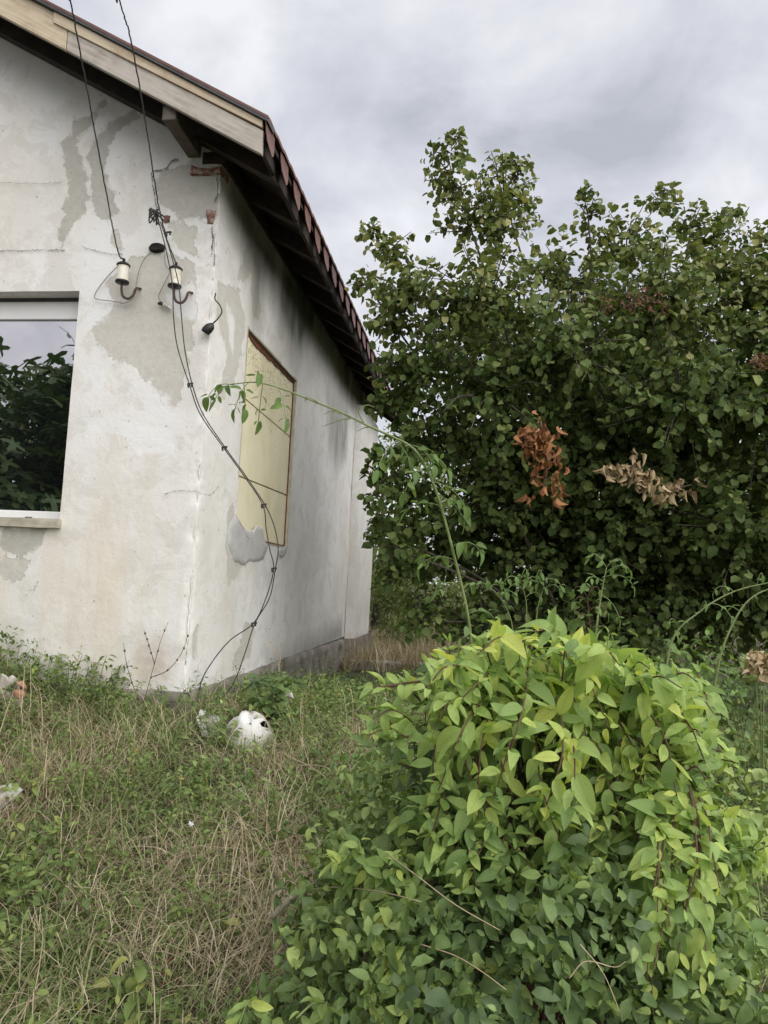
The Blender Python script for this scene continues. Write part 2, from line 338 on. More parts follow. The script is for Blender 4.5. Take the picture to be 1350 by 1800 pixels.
# ------------------------------------------------------------------ ground
def ground_z(x, y):
    x = np.asarray(x, float); y = np.asarray(y, float)
    z = .04 + .56 * sstep(1.0, 4.6, y) - .20 * sstep(5.2, 9.0, y) - .12 * sstep(9, 12, y)
    z = z + .16 * sstep(-1.5, -2.6, x) * sstep(3.2, 4.6, y) * sstep(7, 5, y)
    z = z - .06 * sstep(.6, 2.5, x)
    z = z + .10 * (fbm(x * 1.4, y * 1.4, 3) - .5) + .10 * (fbm(x * 3.6, y * 3.6, 9) - .5)
    return z * (1 - sstep(40, 120, np.hypot(x, y))) + .2 * sstep(40, 120, np.hypot(x, y))
def ground_mesh():
    far = np.array([40, 80, 160, 400, 900.])
    xs = np.concatenate([-far[::-1], np.arange(-16, -7, .8), np.arange(-7, 7, .09), np.arange(7, 20, .8), far])
    ys = np.concatenate([-far[::-1], np.arange(-16, -2, .8), np.arange(-2, 14, .09), np.arange(14, 30, .8), far])
    X, Y = np.meshgrid(xs, ys); Z = ground_z(X, Y)
    v = np.stack([X, Y, Z], -1).reshape(-1, 3); nx, ny = len(xs), len(ys)
    i = (np.arange(ny - 1)[:, None] * nx + np.arange(nx - 1)[None, :]).ravel()
    return v, np.stack([i, i + 1, i + nx + 1, i + nx], 1)
def np_mesh(name, v, f, attrs=None, smooth=True):
    v = np.asarray(v, np.float32); f = np.asarray(f, np.int32); me = bpy.data.meshes.new(name)
    me.vertices.add(len(v)); me.vertices.foreach_set('co', v.ravel())
    k = f.shape[1]; me.loops.add(f.size); me.loops.foreach_set('vertex_index', f.ravel()); me.polygons.add(len(f))
    me.polygons.foreach_set('loop_start', np.arange(0, f.size, k, dtype=np.int32))
    me.polygons.foreach_set('use_smooth', np.full(len(f), smooth))
    for a, d in (attrs or {}).items():
        d = np.asarray(d, np.float32)
        if d.ndim == 2: me.attributes.new(a, 'FLOAT_VECTOR', 'POINT').data.foreach_set('vector', d.ravel())
        else: me.attributes.new(a, 'FLOAT', 'POINT').data.foreach_set('value', d)
    me.update(calc_edges=True); return me
gv, gf = ground_mesh()
tag(link_mesh('ground', np_mesh('ground', gv, gf), M['ground']), 'sloping overgrown soil under the grass and weeds', 'ground', kind='structure')

# ------------------------------------------------------------------ house
house = empty('house', H(0, 0, .4), 'white plastered house with gable roof, peeling walls and yellow filled window', 'house')
EAVE, ROOF_S, OVF = .43, .557, .45
def zr(u): return 4.257 + ROOF_S * (np.minimum(u, 7 - u) + EAVE)
ZB, ZM, RC = .78, 4.14, .006

def seg_dist(px, py, poly):
    poly = np.asarray(poly, float); d = np.full(px.shape, 1e9); ins = np.zeros(px.shape, bool); m = len(poly)
    for i in range(m):
        a = poly[i]; b = poly[(i + 1) % m]; e = b - a; wx = px - a[0]; wy = py - a[1]
        t = np.clip((wx * e[0] + wy * e[1]) / (e @ e + 1e-12), 0, 1); d = np.minimum(d, np.hypot(wx - t * e[0], wy - t * e[1]))
        c = ((a[1] > py) != (b[1] > py)) & (px < (b[0] - a[0]) * (py - a[1]) / (b[1] - a[1] + 1e-12) + a[0]); ins ^= c
    return np.where(ins, -d, d)

def wall_mesh():
    uf = np.round(np.concatenate([np.arange(7.0, 2.6, -.4), np.arange(2.6, .019, -.02), [RC]]), 4)
    ts = np.round(np.concatenate([[RC], np.arange(.02, 3.0, .02), np.arange(3.0, 7.001, .05)]), 4)
    arc = np.linspace(0, pi / 2, 4)[1:-1]
    cols = [('f', u, 0) for u in uf] + [('a', a, 0) for a in arc] + [('s', t, 0) for t in ts]
    q = []; xy = []; top = []
    for k, a, _ in cols:
        if k == 'f': q.append(-a); xy.append((a, 0)); top.append(zr(a) - .16)
        elif k == 's': q.append(a); xy.append((0, a)); top.append(zr(0) - .16)
        else: q.append(0); xy.append((RC * (1 - sin(a)), RC * (1 - cos(a)))); top.append(zr(0) - .16)
    q = np.array(q); xy = np.array(xy); top = np.array(top)
    z0 = np.round(np.arange(ZB, ZM + .001, .02), 4); fr = np.linspace(0, 1, 31)[1:]
    Z = np.vstack([np.repeat(z0[:, None], len(q), 1), ZM + fr[:, None] * (top - ZM)[None, :]])
    Q = np.repeat(q[None, :], len(Z), 0)
    wob = .016 * (fbm(Q * 1.1 + 20, Z * 1.1, 5, 3) - .5) + .007 * (fbm(Q * 6 + 9, Z * 6, 8, 3) - .5)
    wob = wob - np.exp(-(Q / .035) ** 2) * (.016 * sstep(.45, .75, fbm(Z * 9, 0 * Z + 2.5, 14)) + .006 * fbm(Z * 30, 0 * Z + 4.5, 15))
    nrm2 = np.array([(0, -1) if k == 'f' else ((-1, 0) if k == 's' else (-sin(a), -cos(a))) for k, a, _ in cols], float)
    # arc normals: from the gable face (0,-1) round to the side face (-1,0)
    UU = xy[:, 0][None, :] + nrm2[:, 0][None, :] * wob; TT = xy[:, 1][None, :] + nrm2[:, 1][None, :] * wob
    V = CORNER[None, None] + UU[..., None] * G_ + TT[..., None] * S_; V = V.copy(); V[..., 2] = Z
    nz, nq = Z.shape; F = []
    i = (np.arange(nz - 1)[:, None] * nq + np.arange(nq - 1)[None, :])
    qc = (q[1:] + q[:-1]) / 2; zc_ = (Z[1:, :-1] + Z[:-1, 1:]) / 2
    QC = np.repeat(qc[None, :], nz - 1, 0)
    hole = ((QC > -2.5) & (QC < -.94) & (zc_ > 1.80) & (zc_ < 3.40)) | ((QC > .74) & (QC < 2.2) & (zc_ > 1.82) & (zc_ < 3.40))
    ii = i[~hole].ravel(); F = np.stack([ii, ii + 1, ii + nq + 1, ii + nq], 1)
    # wear: q < 0 is the gable wall (q = -u), q > 0 the side wall
    def fp(pts): return [(-a, b) for a, b in (on_front(*p) for p in pts)]
    def sp(pts): return [on_side(*p) for p in pts]
    wx = (fbm(Q * 5 + 3, Z * 5, 31) - .5) * .10; wz = (fbm(Q * 5 + 13, Z * 5, 32) - .5) * .10
    def paint(polys, soft):
        a = np.zeros(Z.shape)
        for pl in polys: a = np.maximum(a, np.clip(.5 - seg_dist(Q + wx, Z + wz, pl) / soft, 0, 1))
        return a
    grey = paint([fp([(172, 560), (205, 540), (190, 500), (215, 470), (250, 455), (300, 445), (345, 480), (340, 560), (325, 640), (310, 720), (290, 710), (268, 675), (232, 645), (192, 622), (165, 590)]),
                  fp([(300, 385), (345, 395), (335, 450), (310, 440)]),
                  fp([(185, 395), (200, 400), (225, 450), (215, 465), (195, 430)]),
                  fp([(0, 990), (30, 975), (48, 985), (35, 1015), (0, 1020)]),
                  sp([(385, 500), (420, 510), (432, 560), (425, 640), (405, 690), (385, 700), (398, 620), (380, 560)]),
                  sp([(408, 880), (430, 1000), (400, 1030), (395, 960)]),
                  sp([(430, 430), (455, 425), (460, 560), (448, 562), (440, 480), (418, 490)]),
                  fp([(352, 1110), (370, 1100), (366, 1160), (352, 1170)]), sp([(430, 1100), (446, 1095), (440, 1150), (418, 1180), (410, 1165)]),
                  fp([(60, 1010), (64, 1020), (58, 1040)])], .11)
    dark = paint([fp([(128, 212), (150, 206), (160, 216), (142, 236), (135, 256), (143, 285), (148, 330), (150, 375), (130, 400), (112, 425), (106, 440), (112, 380), (118, 310), (112, 265)]),
                  fp([(236, 190), (252, 198), (210, 226), (194, 252), (186, 284), (200, 330), (206, 372), (186, 380), (160, 374), (156, 330), (162, 300), (150, 275), (166, 242), (200, 206)]),
                  fp([(180, 172), (186, 182), (160, 212), (154, 205)]),
                  fp([(0, 935), (90, 930), (70, 960), (30, 975), (0, 965)]),
                  fp([(272, 312), (300, 300), (330, 284), (384, 296), (384, 372), (350, 385), (300, 372), (276, 350)])], .09)
    white = paint([fp([(165, 545), (192, 538), (184, 560), (172, 565)]), fp([(270, 680), (296, 700), (300, 740), (268, 760), (258, 720)]), fp([(145, 730), (190, 725), (300, 750), (310, 800), (240, 790), (160, 745)]),
                   fp([(290, 515), (330, 495), (360, 510), (350, 560), (310, 555)]), sp([(400, 540), (412, 560), (408, 620), (400, 600)])], .12)
    mold = paint([sp([(396, 290), (440, 350), (480, 425), (560, 525), (645, 640), (650, 740), (600, 690), (585, 650), (560, 620), (545, 590), (530, 615), (520, 660), (508, 600), (490, 560), (470, 500), (462, 520), (455, 570), (447, 565), (445, 490), (425, 440), (405, 380)]),
                  sp([(575, 700), (610, 730), (608, 800), (590, 820), (580, 780)])], .34) * (.5 + .5 * sstep(.35, .65, fbm(Q * 3.5, Z * .7, 51)))
    mold = np.maximum(mold, .7 * np.clip(.5 - seg_dist(Q + wx, Z + wz, sp([(470, 1165), (520, 1140), (600, 1090), (603, 1135), (540, 1155), (470, 1185)])) / .25, 0, 1))
    ochre = np.where(Q < 0, .25 + .75 * sstep(2.6, 1.2, Z), .15) * (.4 + .9 * fbm(Q * 2.2, Z * .3, 77))
    ochre = np.maximum(ochre, np.clip(.5 - seg_dist(Q + wx * .4, Z, sp([(398, 990), (415, 1010), (412, 1100), (392, 1190), (384, 1190), (396, 1090)])) / .12, 0, 1) * 1.3)
    brown = np.clip(.5 - seg_dist(Q + wx, Z + wz, fp([(245, 1150), (275, 1125), (300, 1150), (290, 1195), (255, 1200)])) / .2, 0, 1) * 1.2
    at = dict(grey=grey.ravel(), dark=dark.ravel(), white=white.ravel(), mold=mold.ravel(), ochre=ochre.ravel(), brown=brown.ravel())
    return np_mesh('wall', V.reshape(-1, 3), F, at)
wall = link_mesh('wall', wall_mesh(), M['wall'], house)
# far walls (never faced by the camera) close the house
MB().prism([H(7, .02, ZB), H(7, 7, ZB), H(7, 7, zr(0) - .16), H(7, .02, zr(0) - .16)], G_ * -.2).prism([H(.0, 7.0, ZB), H(6.8, 7.0, ZB), H(6.8, 7.0, zr(0)-.16), H(3.5, 7.0, zr(3.5) - .16), H(0, 7.0, zr(0) - .16)], S_ * -.2).build('rear_wall', M['wall'], house)
# plinth: uneven, set slightly proud
def plinth_mesh():
    qs = np.concatenate([np.arange(-7, -2, .4), np.arange(-2, 7.001, .06)]); zs = np.linspace(.0, 1, 12)
    V = []
    for zf in zs:
        for q in qs:
            d = .030 + .05 * (fbm(q * 5, zf * 3, 61) - .5) + .02 * sstep(1, .9, zf) * 0
            ztop = .80 - .012 * max(q, 0) + .045 * (fbm(q * 5, .3, 62) - .5)
            z = .05 + zf * (ztop - .05)
            V.append(H(-q, -d, z) if q < -.03 else (H(-d, q, z) if q > .03 else H(-d * .7, -d * .7, z)))
    nq = len(qs)
    for q in qs: V.append(H(-q, .06, .785) if q < -.03 else (H(.06, q, .785) if q > .03 else H(.06, .06, .785)))   # top ledge back into the wall
    i = (np.arange(len(zs))[:, None] * nq + np.arange(nq - 1)[None, :]).ravel()
    return np_mesh('plinth', np.array(V), np.stack([i, i + 1, i + nq + 1, i + nq], 1))
link_mesh('plinth', plinth_mesh(), M['plinth'], house)
# buttress at the far end of the side wall, rounded, with its own plinth
def buttress(z0, z1, d, t0, t1, name, mat):
    prof = [(0, t0), (-d * .8, t0 + .03), (-d, t0 + .15)] + [(-d + (d + .02) * (1 - cos(a)), t1 - .35 + .35 * sin(a)) for a in np.linspace(0, pi / 2, 8)]
    n = 24; V = []
    for k in range(n + 1):
        z = z0 + (z1 - z0) * k / n
        for i, (u, t) in enumerate(prof): V.append(H(u + .02 * (fbm(z * 1.6, i * .8, 71) - .5), t + .05 * (fbm(z * 1.1, 3, 72) - .5), z))
    m = len(prof); i = (np.arange(n)[:, None] * m + np.arange(m - 1)[None, :]).ravel()
    me = np_mesh(name, np.array(V), np.stack([i, i + 1, i + m + 1, i + m], 1), {k: np.full(len(V), .05) for k in ('grey', 'dark', 'white', 'mold', 'ochre', 'brown')})
    return link_mesh(name, me, mat, house)
buttress(.74, 3.95, .10, 5.35, 7.12, 'buttress', M['wall'])
buttress(.05, .76, .14, 5.30, 7.16, 'buttress_foot', M['plinth'])

# window in the gable wall
win = MB().hbox(.94, 2.5, .125, .19, 1.83, 1.91).hbox(.94, 2.5, .125, .19, 3.25, 3.40).hbox(.90, 1.0, .127, .188, 1.91, 3.25).hbox(2.42, 2.5, .127, .188, 1.91, 3.25).build('window', M['pvc'], house, bevel=.006)
MB().hbox(.99, 2.43, .15, .162, 1.90, 3.26).build('pane', M['glass'], win)
MB().hbox(.935, 2.5, .118, .125, 3.375, 3.40).build('blind_box', M['trim'], win)
MB().hbox(1.22, 1.27, .121, .126, 1.862, 1.868).build('drain_slot', M['black'], win)
rv = MB()
for a in ([(.94, 0, 1.80), (.94, .2, 1.80), (.94, .2, 3.40), (.94, 0, 3.40)], [(2.5, 0, 1.80), (2.5, .2, 1.80), (2.5, .2, 3.40), (2.5, 0, 3.40)], [(.94, 0, 3.40), (2.5, 0, 3.40), (2.5, .2, 3.40), (.94, .2, 3.40)]):
    n0 = len(rv.v); rv.v += [H(*p) for p in a]; rv.f.append([n0, n0 + 1, n0 + 2, n0 + 3])
rv.build('reveal', M['wall'], house)
def rough_box(name, mat, parent, u0, u1, t0, t1, z0, z1, amp=.006, seed=1, n=(24, 4, 4)):
    import bmesh
    mb = MB().hbox(u0, u1, t0, t1, z0, z1); o = mb.build(name, mat, parent)
    bm = bmesh.new(); bm.from_mesh(o.data); bmesh.ops.subdivide_edges(bm, edges=bm.edges[:], cuts=n[0], use_grid_fill=True)
    for v in bm.verts:
        a = v.co * 14; v.co += Vector((fbm(a.x, a.y + a.z, seed) - .5, fbm(a.x + a.z, a.y, seed + 1) - .5, fbm(a.z, a.x + a.y, seed + 2) - .5)) * amp * 2
    bm.to_mesh(o.data); bm.free(); return o
rough_box('sill', M['concrete'], win, .925, 2.54, -.05, .122, 1.79, 1.85, .007, 5, (12, 1, 1))
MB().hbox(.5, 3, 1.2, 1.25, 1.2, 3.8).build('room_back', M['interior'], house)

# filled-in window of the side wall: four foam boards in a rusted frame
pn = MB().hbox(.075, .09, .72, 2.22, 1.80, 3.42).build('infill_panel', M['concrete'], house)
zj = [(1.82, 1.80), (2.285, 2.305), (2.89, 2.86), (3.40, 3.40)]     # joint heights at the near and far edge
tz0, tz1 = .748, 2.193
for k in range(3):
    g = .006
    a = [H(.032, tz0, zj[k][0] + g), H(.032, tz1, zj[k][1] + g), H(.032, tz1, zj[k + 1][1] - g - (.016 if k == 2 else 0)), H(.032, tz0, zj[k + 1][0] - g - (.016 if k == 2 else 0))]
    MB().prism(a, G_ * .04).build('foam_board', M['panel'], pn, bevel=.002)
MB().hbox(-.001, .08, .725, .7405, 1.80, 3.42).hbox(-.001, .08, 2.1995, 2.215, 1.80, 3.42).hbox(-.001, .08, .7405, 2.1995, 3.3995, 3.415).hbox(-.001, .08, .7405, 2.1995, 1.805, 1.8205).build('panel_reveal', M['concrete'], pn)
def strip(p0, p1, w, name, seed):           # ragged rusty edge strip lying on the panel's rim
    n = 46; p0 = np.array(p0); p1 = np.array(p1); V = []; d = nrm(p1 - p0); s_ = np.array([-d[1], d[0]])
    for i in range(n + 1):
        c = p0 + (p1 - p0) * i / n; ww = w * (.25 + 1.5 * fbm(i * .3, seed, 81, 4) * (.3 + fbm(i * .08, seed, 83, 2)))
        for k, q in enumerate((c - s_ * ww, c + s_ * .003)): V.append(H(.022, q[0], q[1])); V.append(H(.05, q[0], q[1]))
    F = []
    for i in range(n):
        b = i * 4; F += [[b, b + 2, b + 6, b + 4], [b, b + 4, b + 5, b + 1], [b + 2, b + 3, b + 7, b + 6]]
    me = bpy.data.meshes.new(name); me.from_pydata([tuple(v) for v in V], [], F); return link_mesh(name, me, M['rust'], pn)
strip((.74, 3.395), (2.2, 3.395), .04, 'rusted_strip', 3)
strip((.744, 2.9), (.744, 3.40), .022, 'rusted_strip', 11)
strip((.744, 1.9), (.744, 2.9), .010, 'rusted_strip', 17)
strip((2.197, 3.4), (2.197, 1.82), .004, 'rusted_strip', 23)
strip((2.2, 1.824), (1.35, 1.824), .02, 'rusted_strip', 29)
# cement smears at the lower corners
def smear(px_poly, seed, name='cement_smear'):
    import bmesh
    pl = [on_side(*p) for p in px_poly]; pl2 = []
    for i in range(len(pl)):
        a = np.array(pl[i]); b = np.array(pl[(i + 1) % len(pl)])
        for k in range(6): q = a + (b - a) * k / 6; pl2.append(q + (fbm(q[0] * 9, q[1] * 9, seed) - .5) * .05)
    c = np.mean(pl2, 0); V = []; F = []; m = len(pl2); rings = [(1, .003), (.97, -.005), (.8, -.008), (.4, -.010)]
    for sc_, off in rings:
        for q in pl2: w = c + (q - c) * sc_; V.append(H(off - .006 + .006 * fbm(w[0] * 12, w[1] * 12, seed + 3), w[0], w[1]))
    V.append(H(-.012, *c))
    for r in range(len(rings) - 1):
        for i in range(m): F.append([r * m + i, r * m + (i + 1) % m, (r + 1) * m + (i + 1) % m, (r + 1) * m + i])
    for i in range(m): F.append([(len(rings) - 1) * m + i, (len(rings) - 1) * m + (i + 1) % m, len(V) - 1])
    me = bpy.data.meshes.new(name); me.from_pydata([tuple(v) for v in V], [], F)
    me.polygons.foreach_set('use_smooth', np.ones(len(F), bool)); return link_mesh(name, me, M['mortar'], house)
smear([(412, 905), (416, 925), (432, 930), (445, 932), (452, 921), (460, 925), (464, 945), (470, 962), (462, 985), (440, 988), (425, 995), (408, 985), (401, 960), (401, 925)], 5)
smear([(490, 964), (502, 962), (502, 972), (494, 980), (490, 978)], 9)

# bare bricks where the plaster has come off at the corner
def brick(u, t, z, du, dt, dz, sd):
    return rough_box('brick', M['brick'], house, u - du / 2, u + du / 2, t - dt / 2, t + dt / 2, z - dz / 2, z + dz / 2, .02, sd, (4, 3, 3))
brick(.10, .048, 4.225, .21, .12, .05, 3)
b_ = on_front(374, 383); brick(.052, .046, b_[1], .055, .11, .085, 7)
b_ = on_front(295, 383); brick(b_[0] , .05, b_[1], .04, .11, .05, 9)
# raised rim of the broken plaster and the hairline cracks
def crack(px, w=.004, plane='f', seed=1):
    pts = []
    for (a, b) in px: pts.append((on_front(a, b) if plane == 'f' else on_side(a, b)))
    pts = np.array(pts); s_ = spline(np.c_[pts, np.zeros(len(pts))], 60)[:, :2]
    V = []; F = []
    for i, q in enumerate(s_):
        j = (np.array([fbm(i * .5, seed, 91), fbm(i * .5, seed + 7, 92)]) - .5) * .018
        q = q + j; ww = w * .8 * (.1 + 1.2 * vnoise(i * .7, seed, 95)); d = nrm(s_[min(i + 1, len(s_) - 1)] - s_[max(i - 1, 0)]); nn = np.array([-d[1], d[0]])
        for sg in (-1, 0, 1):
            e_ = q + nn * ww * sg; o_ = -.0125 if sg == 0 else -.0105
            V.append(H(e_[0], o_, e_[1]) if plane == 'f' else H(o_, e_[0], e_[1]))
    for i in range(len(s_) - 1):
        b = i * 3; F += [[b, b + 1, b + 4, b + 3], [b + 1, b + 2, b + 5, b + 4]]
    me = bpy.data.meshes.new('crack'); me.from_pydata([tuple(v) for v in V], [], F); return link_mesh('crack', me, M['crack'], house)
crack([(0, 441), (60, 441), (115, 440)], .0035, 'f', 1); crack([(145, 435), (190, 447), (215, 448)], .002, 'f', 2)
crack([(270, 303), (292, 298), (303, 285), (316, 281)], .007, 'f', 3); crack([(268, 305), (272, 340), (278, 370)], .005, 'f', 4)
crack([(374, 400), (375, 425), (372, 452)], .007, 'f', 5); crack([(290, 868), (320, 862), (352, 866)], .002, 'f', 6); crack([(352, 868), (372, 870), (385, 855)], .002, 'f', 7)
crack([(382, 305), (384, 340), (378, 356)], .005, 'f', 8); crack([(0, 322), (60, 324), (110, 322)], .0015, 'f', 9)

# roof
roof = empty('roof', H(3.5, 3, 5), None); attach(roof, house); roof.matrix_parent_inverse = Matrix.Translation(-Vector(house.location))
def slope_board(name, u0, u1, t0, t1, ztop0, ztop1, h, mat, par=roof, bevel=0):   # a board along the rake: ztop relative to the roof line, h its height
    p = [H(u0, t0, zr(u0) + ztop0), H(u1, t0, zr(u1) + ztop1), H(u1, t0, zr(u1) + ztop1 - (h if np.isscalar(h) else h[1])), H(u0, t0, zr(u0) + ztop0 - (h if np.isscalar(h) else h[0]))]
    return MB().prism(p, S_ * (t1 - t0)).build(name, mat, par, bevel=bevel)
SAG = lambda t: -.022 * max(t, 0) ** 1.15 * .6
def roof_sheet(side):
    us = np.linspace(-EAVE - .03, 3.5, 24); ts = np.arange(-OVF - .03, 7.4, .055); V = []
    for layer in (0.035, .012):
        for u in us:
            for t in ts:
                wv = .014 * abs(sin(pi * t / .165)); k = (u + EAVE) / 3.93
                uu = u if side == 0 else 7 - u
                V.append(H(uu, t, zr(u) + layer + wv + SAG(t) * (1 - k)))
    nu, nt = len(us), len(ts); F = []
    for L in (0, 1):
        for a in range(nu - 1):
            for b in range(nt - 1):
                i = L * nu * nt + a * nt + b; F.append([i, i + 1, i + nt + 1, i + nt])
    for b in range(nt - 1): i = b; j = nu * nt + b; F.append([i, i + 1, j + 1, j])
    for a in range(nu - 1): i = a * nt; j = nu * nt + a * nt; F.append([i, i + nt, j + nt, j])
    return link_mesh('roof_sheet', np_mesh('roof_sheet', np.array(V), np.array(F), smooth=False), M['roof'], roof)
roof_sheet(0); roof_sheet(1)
for sd_ in (0, 1):       # sheathing under the sheet
    u0, u1 = (-EAVE, 3.5) if sd_ == 0 else (7 + EAVE, 3.5)
    n_ = 14; V = []; F = []
    for k_, dz in ((0, -.012), (1, -.045)):
        for t in np.linspace(-OVF + .02, 7.3, n_):
            for u in (u0, u1): V.append(H(u, t, zr(u) + dz + (SAG(t) if u == u0 else 0)))
    for L in (0, 1):
        for i in range(n_ - 1): b = L * n_ * 2 + i * 2; F.append([b, b + 1, b + 3, b + 2])
    for i in range(n_ - 1): b = i * 2; F.append([b, b + 2, b + 2 + n_ * 2, b + n_ * 2])
    me = bpy.data.meshes.new('sheathing'); me.from_pydata([tuple(v) for v in V], [], F); link_mesh('sheathing', me, M['wood_dark'], roof)
# gable barge boards
slope_board('barge_board', .905, 3.5, -OVF, -OVF + .03, .0, .0, .205, M['wood_new'], bevel=.004)
slope_board('barge_board', -EAVE + .005, .90, -OVF, -OVF + .03, -.055, -.062, (.15, .142), M['wood_grey'], bevel=.004)
slope_board('barge_strip', -EAVE + .01, 1.0, -OVF - .012, -OVF + .02, .0, .0, (.045, .075), M['wood_new'], bevel=.003)
slope_board('barge_board', 3.5, 7 + EAVE, -OVF, -OVF + .03, .0, .0, .2, M['wood_grey'])
slope_board('edge_trim', -EAVE - .03, 3.5, -OVF - .03, -OVF + .1, .022, .022, .02, M['trim'])
slope_board('edge_trim', 3.5, 7 + EAVE, -OVF - .03, -OVF + .1, .022, .022, .02, M['trim'])
slope_board('rafter', -EAVE + .03, 3.5, -OVF + .035, -OVF + .10, -.05, -.05, .13, M['wood_dark'])
slope_board('rafter', -EAVE + .03, 3.5, -.10, -.012, -.05, -.05, .13, M['wood_dark'])
for i in range(12):
    t = .5 + i * .58
    for s_ in (0,):
        p = [H(-EAVE + .03, t, zr(-EAVE) + .02 - .05 + SAG(t)), H(.5, t, zr(.5) - .05), H(.5, t, zr(.5) - .2), H(-EAVE + .03, t, zr(-EAVE) + .02 - .175 + SAG(t))]
        MB().prism(p, S_ * .085).build('rafter', M['wood_dark'], roof)
MB().hbox(.155, .245, -OVF + .04, .3, 4.325, 4.42).build('purlin', simple('grey beam', [(.3, (.07, .055, .045)), (.7, (.16, .135, .115))], 14, .9, .4, .004), roof, bevel=.006)
MB().hbox(-.02, .14, -.0, 7.0, 4.275, 4.36).build('wall_plate', M['wood_dark'], roof)
MB().prism([H(-EAVE + .03, -OVF + .03, 4.235), H(-EAVE + .03, 7.3, 4.235 + SAG(7.3)), H(-EAVE + .03, 7.3, 4.13 + SAG(7.3)), H(-EAVE + .03, -OVF + .03, 4.13)], G_ * .025).build('eave_board', M['wood_dark'], roof)
# brown-red metal tongues hanging along the eave
def tongue_mesh(seed):
    prof = [(-.005, .025), (.0, -.06), (.012, -.115), (.035, -.145), (.075, -.178), (.11, -.15), (.14, -.10), (.165, -.04), (.18, .025)]
    V = []; F = []; m = len(prof)
    for th_ in (0, .004):
        for a, b in prof:
            V.append(S_ * a + np.array([0, 0, b * (1 + .1 * (vnoise(seed, 1, 3) - .5))]) - G_ * (.012 * sin(a / .18 * pi) + th_ + .012 * max(0, -b) / .15))
    F = [list(range(m)), list(range(m, 2 * m))[::-1]] + [[i, (i + 1) % m, m + (i + 1) % m, m + i] for i in range(m)]
    me = bpy.data.meshes.new('eave_tongue'); me.from_pydata([tuple(v) for v in V], [], F); me.materials.append(M['tongue']); return me
tms = [tongue_mesh(i * 3.3) for i in range(4)]
for i in range(24):
    t = -OVF - .015 + i * .325
    o = link_mesh('eave_tongue', tms[i % 4], None, roof)
    o.location = Vector(H(-EAVE - .012, t, 4.25 + SAG(t))); o.matrix_parent_inverse = roof.matrix_world.inverted() if False else Matrix.Translation(-Vector(roof.location))

# ------------------------------------------------------------------ things fixed to the house
def insulator(px, py, label):
    u, z = on_front(px, py, .11); base = H(u, -.11, z)
    r = empty('ceramic_insulator', base, label, 'insulator', 'porcelain insulators on the gable wall')
    prof = [(.0, -.062), (.036, -.062), (.039, -.052), (.037, -.045), (.037, .045), (.033, .052), (.0, .052)]
    def lathe(pr, name, mat):
        V = []; F = []; n = 20; m = len(pr)
        for a in range(n):
            for rr, zz in pr: V.append(base + np.array([rr * cos(2 * pi * a / n), rr * sin(2 * pi * a / n), zz]))
        for a in range(n):
            for i in range(m - 1): F.append([a * m + i, ((a + 1) % n) * m + i, ((a + 1) % n) * m + i + 1, a * m + i + 1])
        me = bpy.data.meshes.new(name); me.from_pydata([tuple(v) for v in V], [], F); me.polygons.foreach_set('use_smooth', np.ones(len(F), bool)); link_mesh(name, me, mat, r)
    lathe(prof, 'body', M['porcelain'])
    lathe([(.0, .050), (.043, .047), (.044, .056), (.030, .068), (.010, .074), (.008, .098), (.0, .1)], 'cap', M['black'])
    lathe([(.0, -.068), (.043, -.068), (.045, -.060), (.043, -.054), (.0, -.054)], 'base_ring', M['black'])
    hk = spline([H(u, -.11, z - .06), H(u, -.11, z - .11), H(u - .012, -.105, z - .155), H(u - .045, -.095, z - .168), H(u - .07, -.085, z - .14), H(u - .075, -.06, z - .085), H(u - .075, .01, z - .06)], 36)
    MB().tube(hk, .0085, 8).build('hook', M['hook'], r, smooth=True)
    return base
i1 = insulator(216, 480, 'cream porcelain insulator on rusty hook above the window corner')
i2 = insulator(308, 487, 'cream porcelain insulator nearer the house corner, with cables running past it')
def wire(name, pts, r, mat, label, cat, n=80, strands=1, amp=0, sides=6, group=None):
    s_ = spline(pts, n); mb = MB()
    for k in range(strands):
        ph = k * pi; a = np.arange(len(s_)) * .42 + ph
        off = np.stack([np.cos(a), np.sin(a) * .3, np.sin(a)], 1) * (r if strands > 1 else 0)
        jit = np.stack([fbm(np.arange(len(s_)) * .35, k * 3 + 1.5, 5) - .5, 0 * a, fbm(np.arange(len(s_)) * .35, k * 3 + 9.5, 6) - .5], 1) * amp
        mb.tube(s_ + off + jit, r, sides)
    o = mb.build(name, mat, None, smooth=True); return tag(o, label, cat, group)
wire('overhead_wire', [i1 + np.array([0, 0, .09]), P(207, 440, 4.72), P(185, 330, 4.62), P(150, 140, 4.3), P(123, -5, 4.0), P(100, -140, 3.7), (-1.2, .5, 6.4), (-1.0, -6, 8.6)], .0042, M['wire'], 'dark overhead wire ending at the insulator above the window', 'wire', 300, 1, .010)
wire('overhead_wire', [i2 + np.array([0, 0, .09]), P(292, 415, 4.74), P(275, 340, 4.66), P(255, 210, 4.46), P(230, 70, 4.2), P(209, -5, 4.0), P(190, -140, 3.7), (-.95, .5, 6.4), (-.75, -6, 8.6)], .0042, M['wire'], 'dark overhead wire ending at the insulator near the house corner', 'wire', 300, 1, .010)
# tangle
tg_ = []
for k in range(7):
    c = P(278, 380, 4.62); tg_.append(c)
mb = MB()
for k in range(6):
    pts = [P(270 + random.uniform(-8, 12), 372 + random.uniform(-6, 24), 4.62 + random.uniform(-.03, .03)) for _ in range(5)]
    mb.tube(spline(pts, 30), .0045, 5)
mb.tube(spline([P(262, 369, 4.62), P(275, 372, 4.6), P(290, 382, 4.62)], 12), .006, 6).tube(spline([P(265, 366, 4.62), P(278, 378, 4.6), P(288, 388, 4.62)], 12), .006, 6)
tag(mb.build('wire_tangle', M['wire'], None, True), 'knot of black wire ends twisted round the right overhead wire', 'wire tangle')
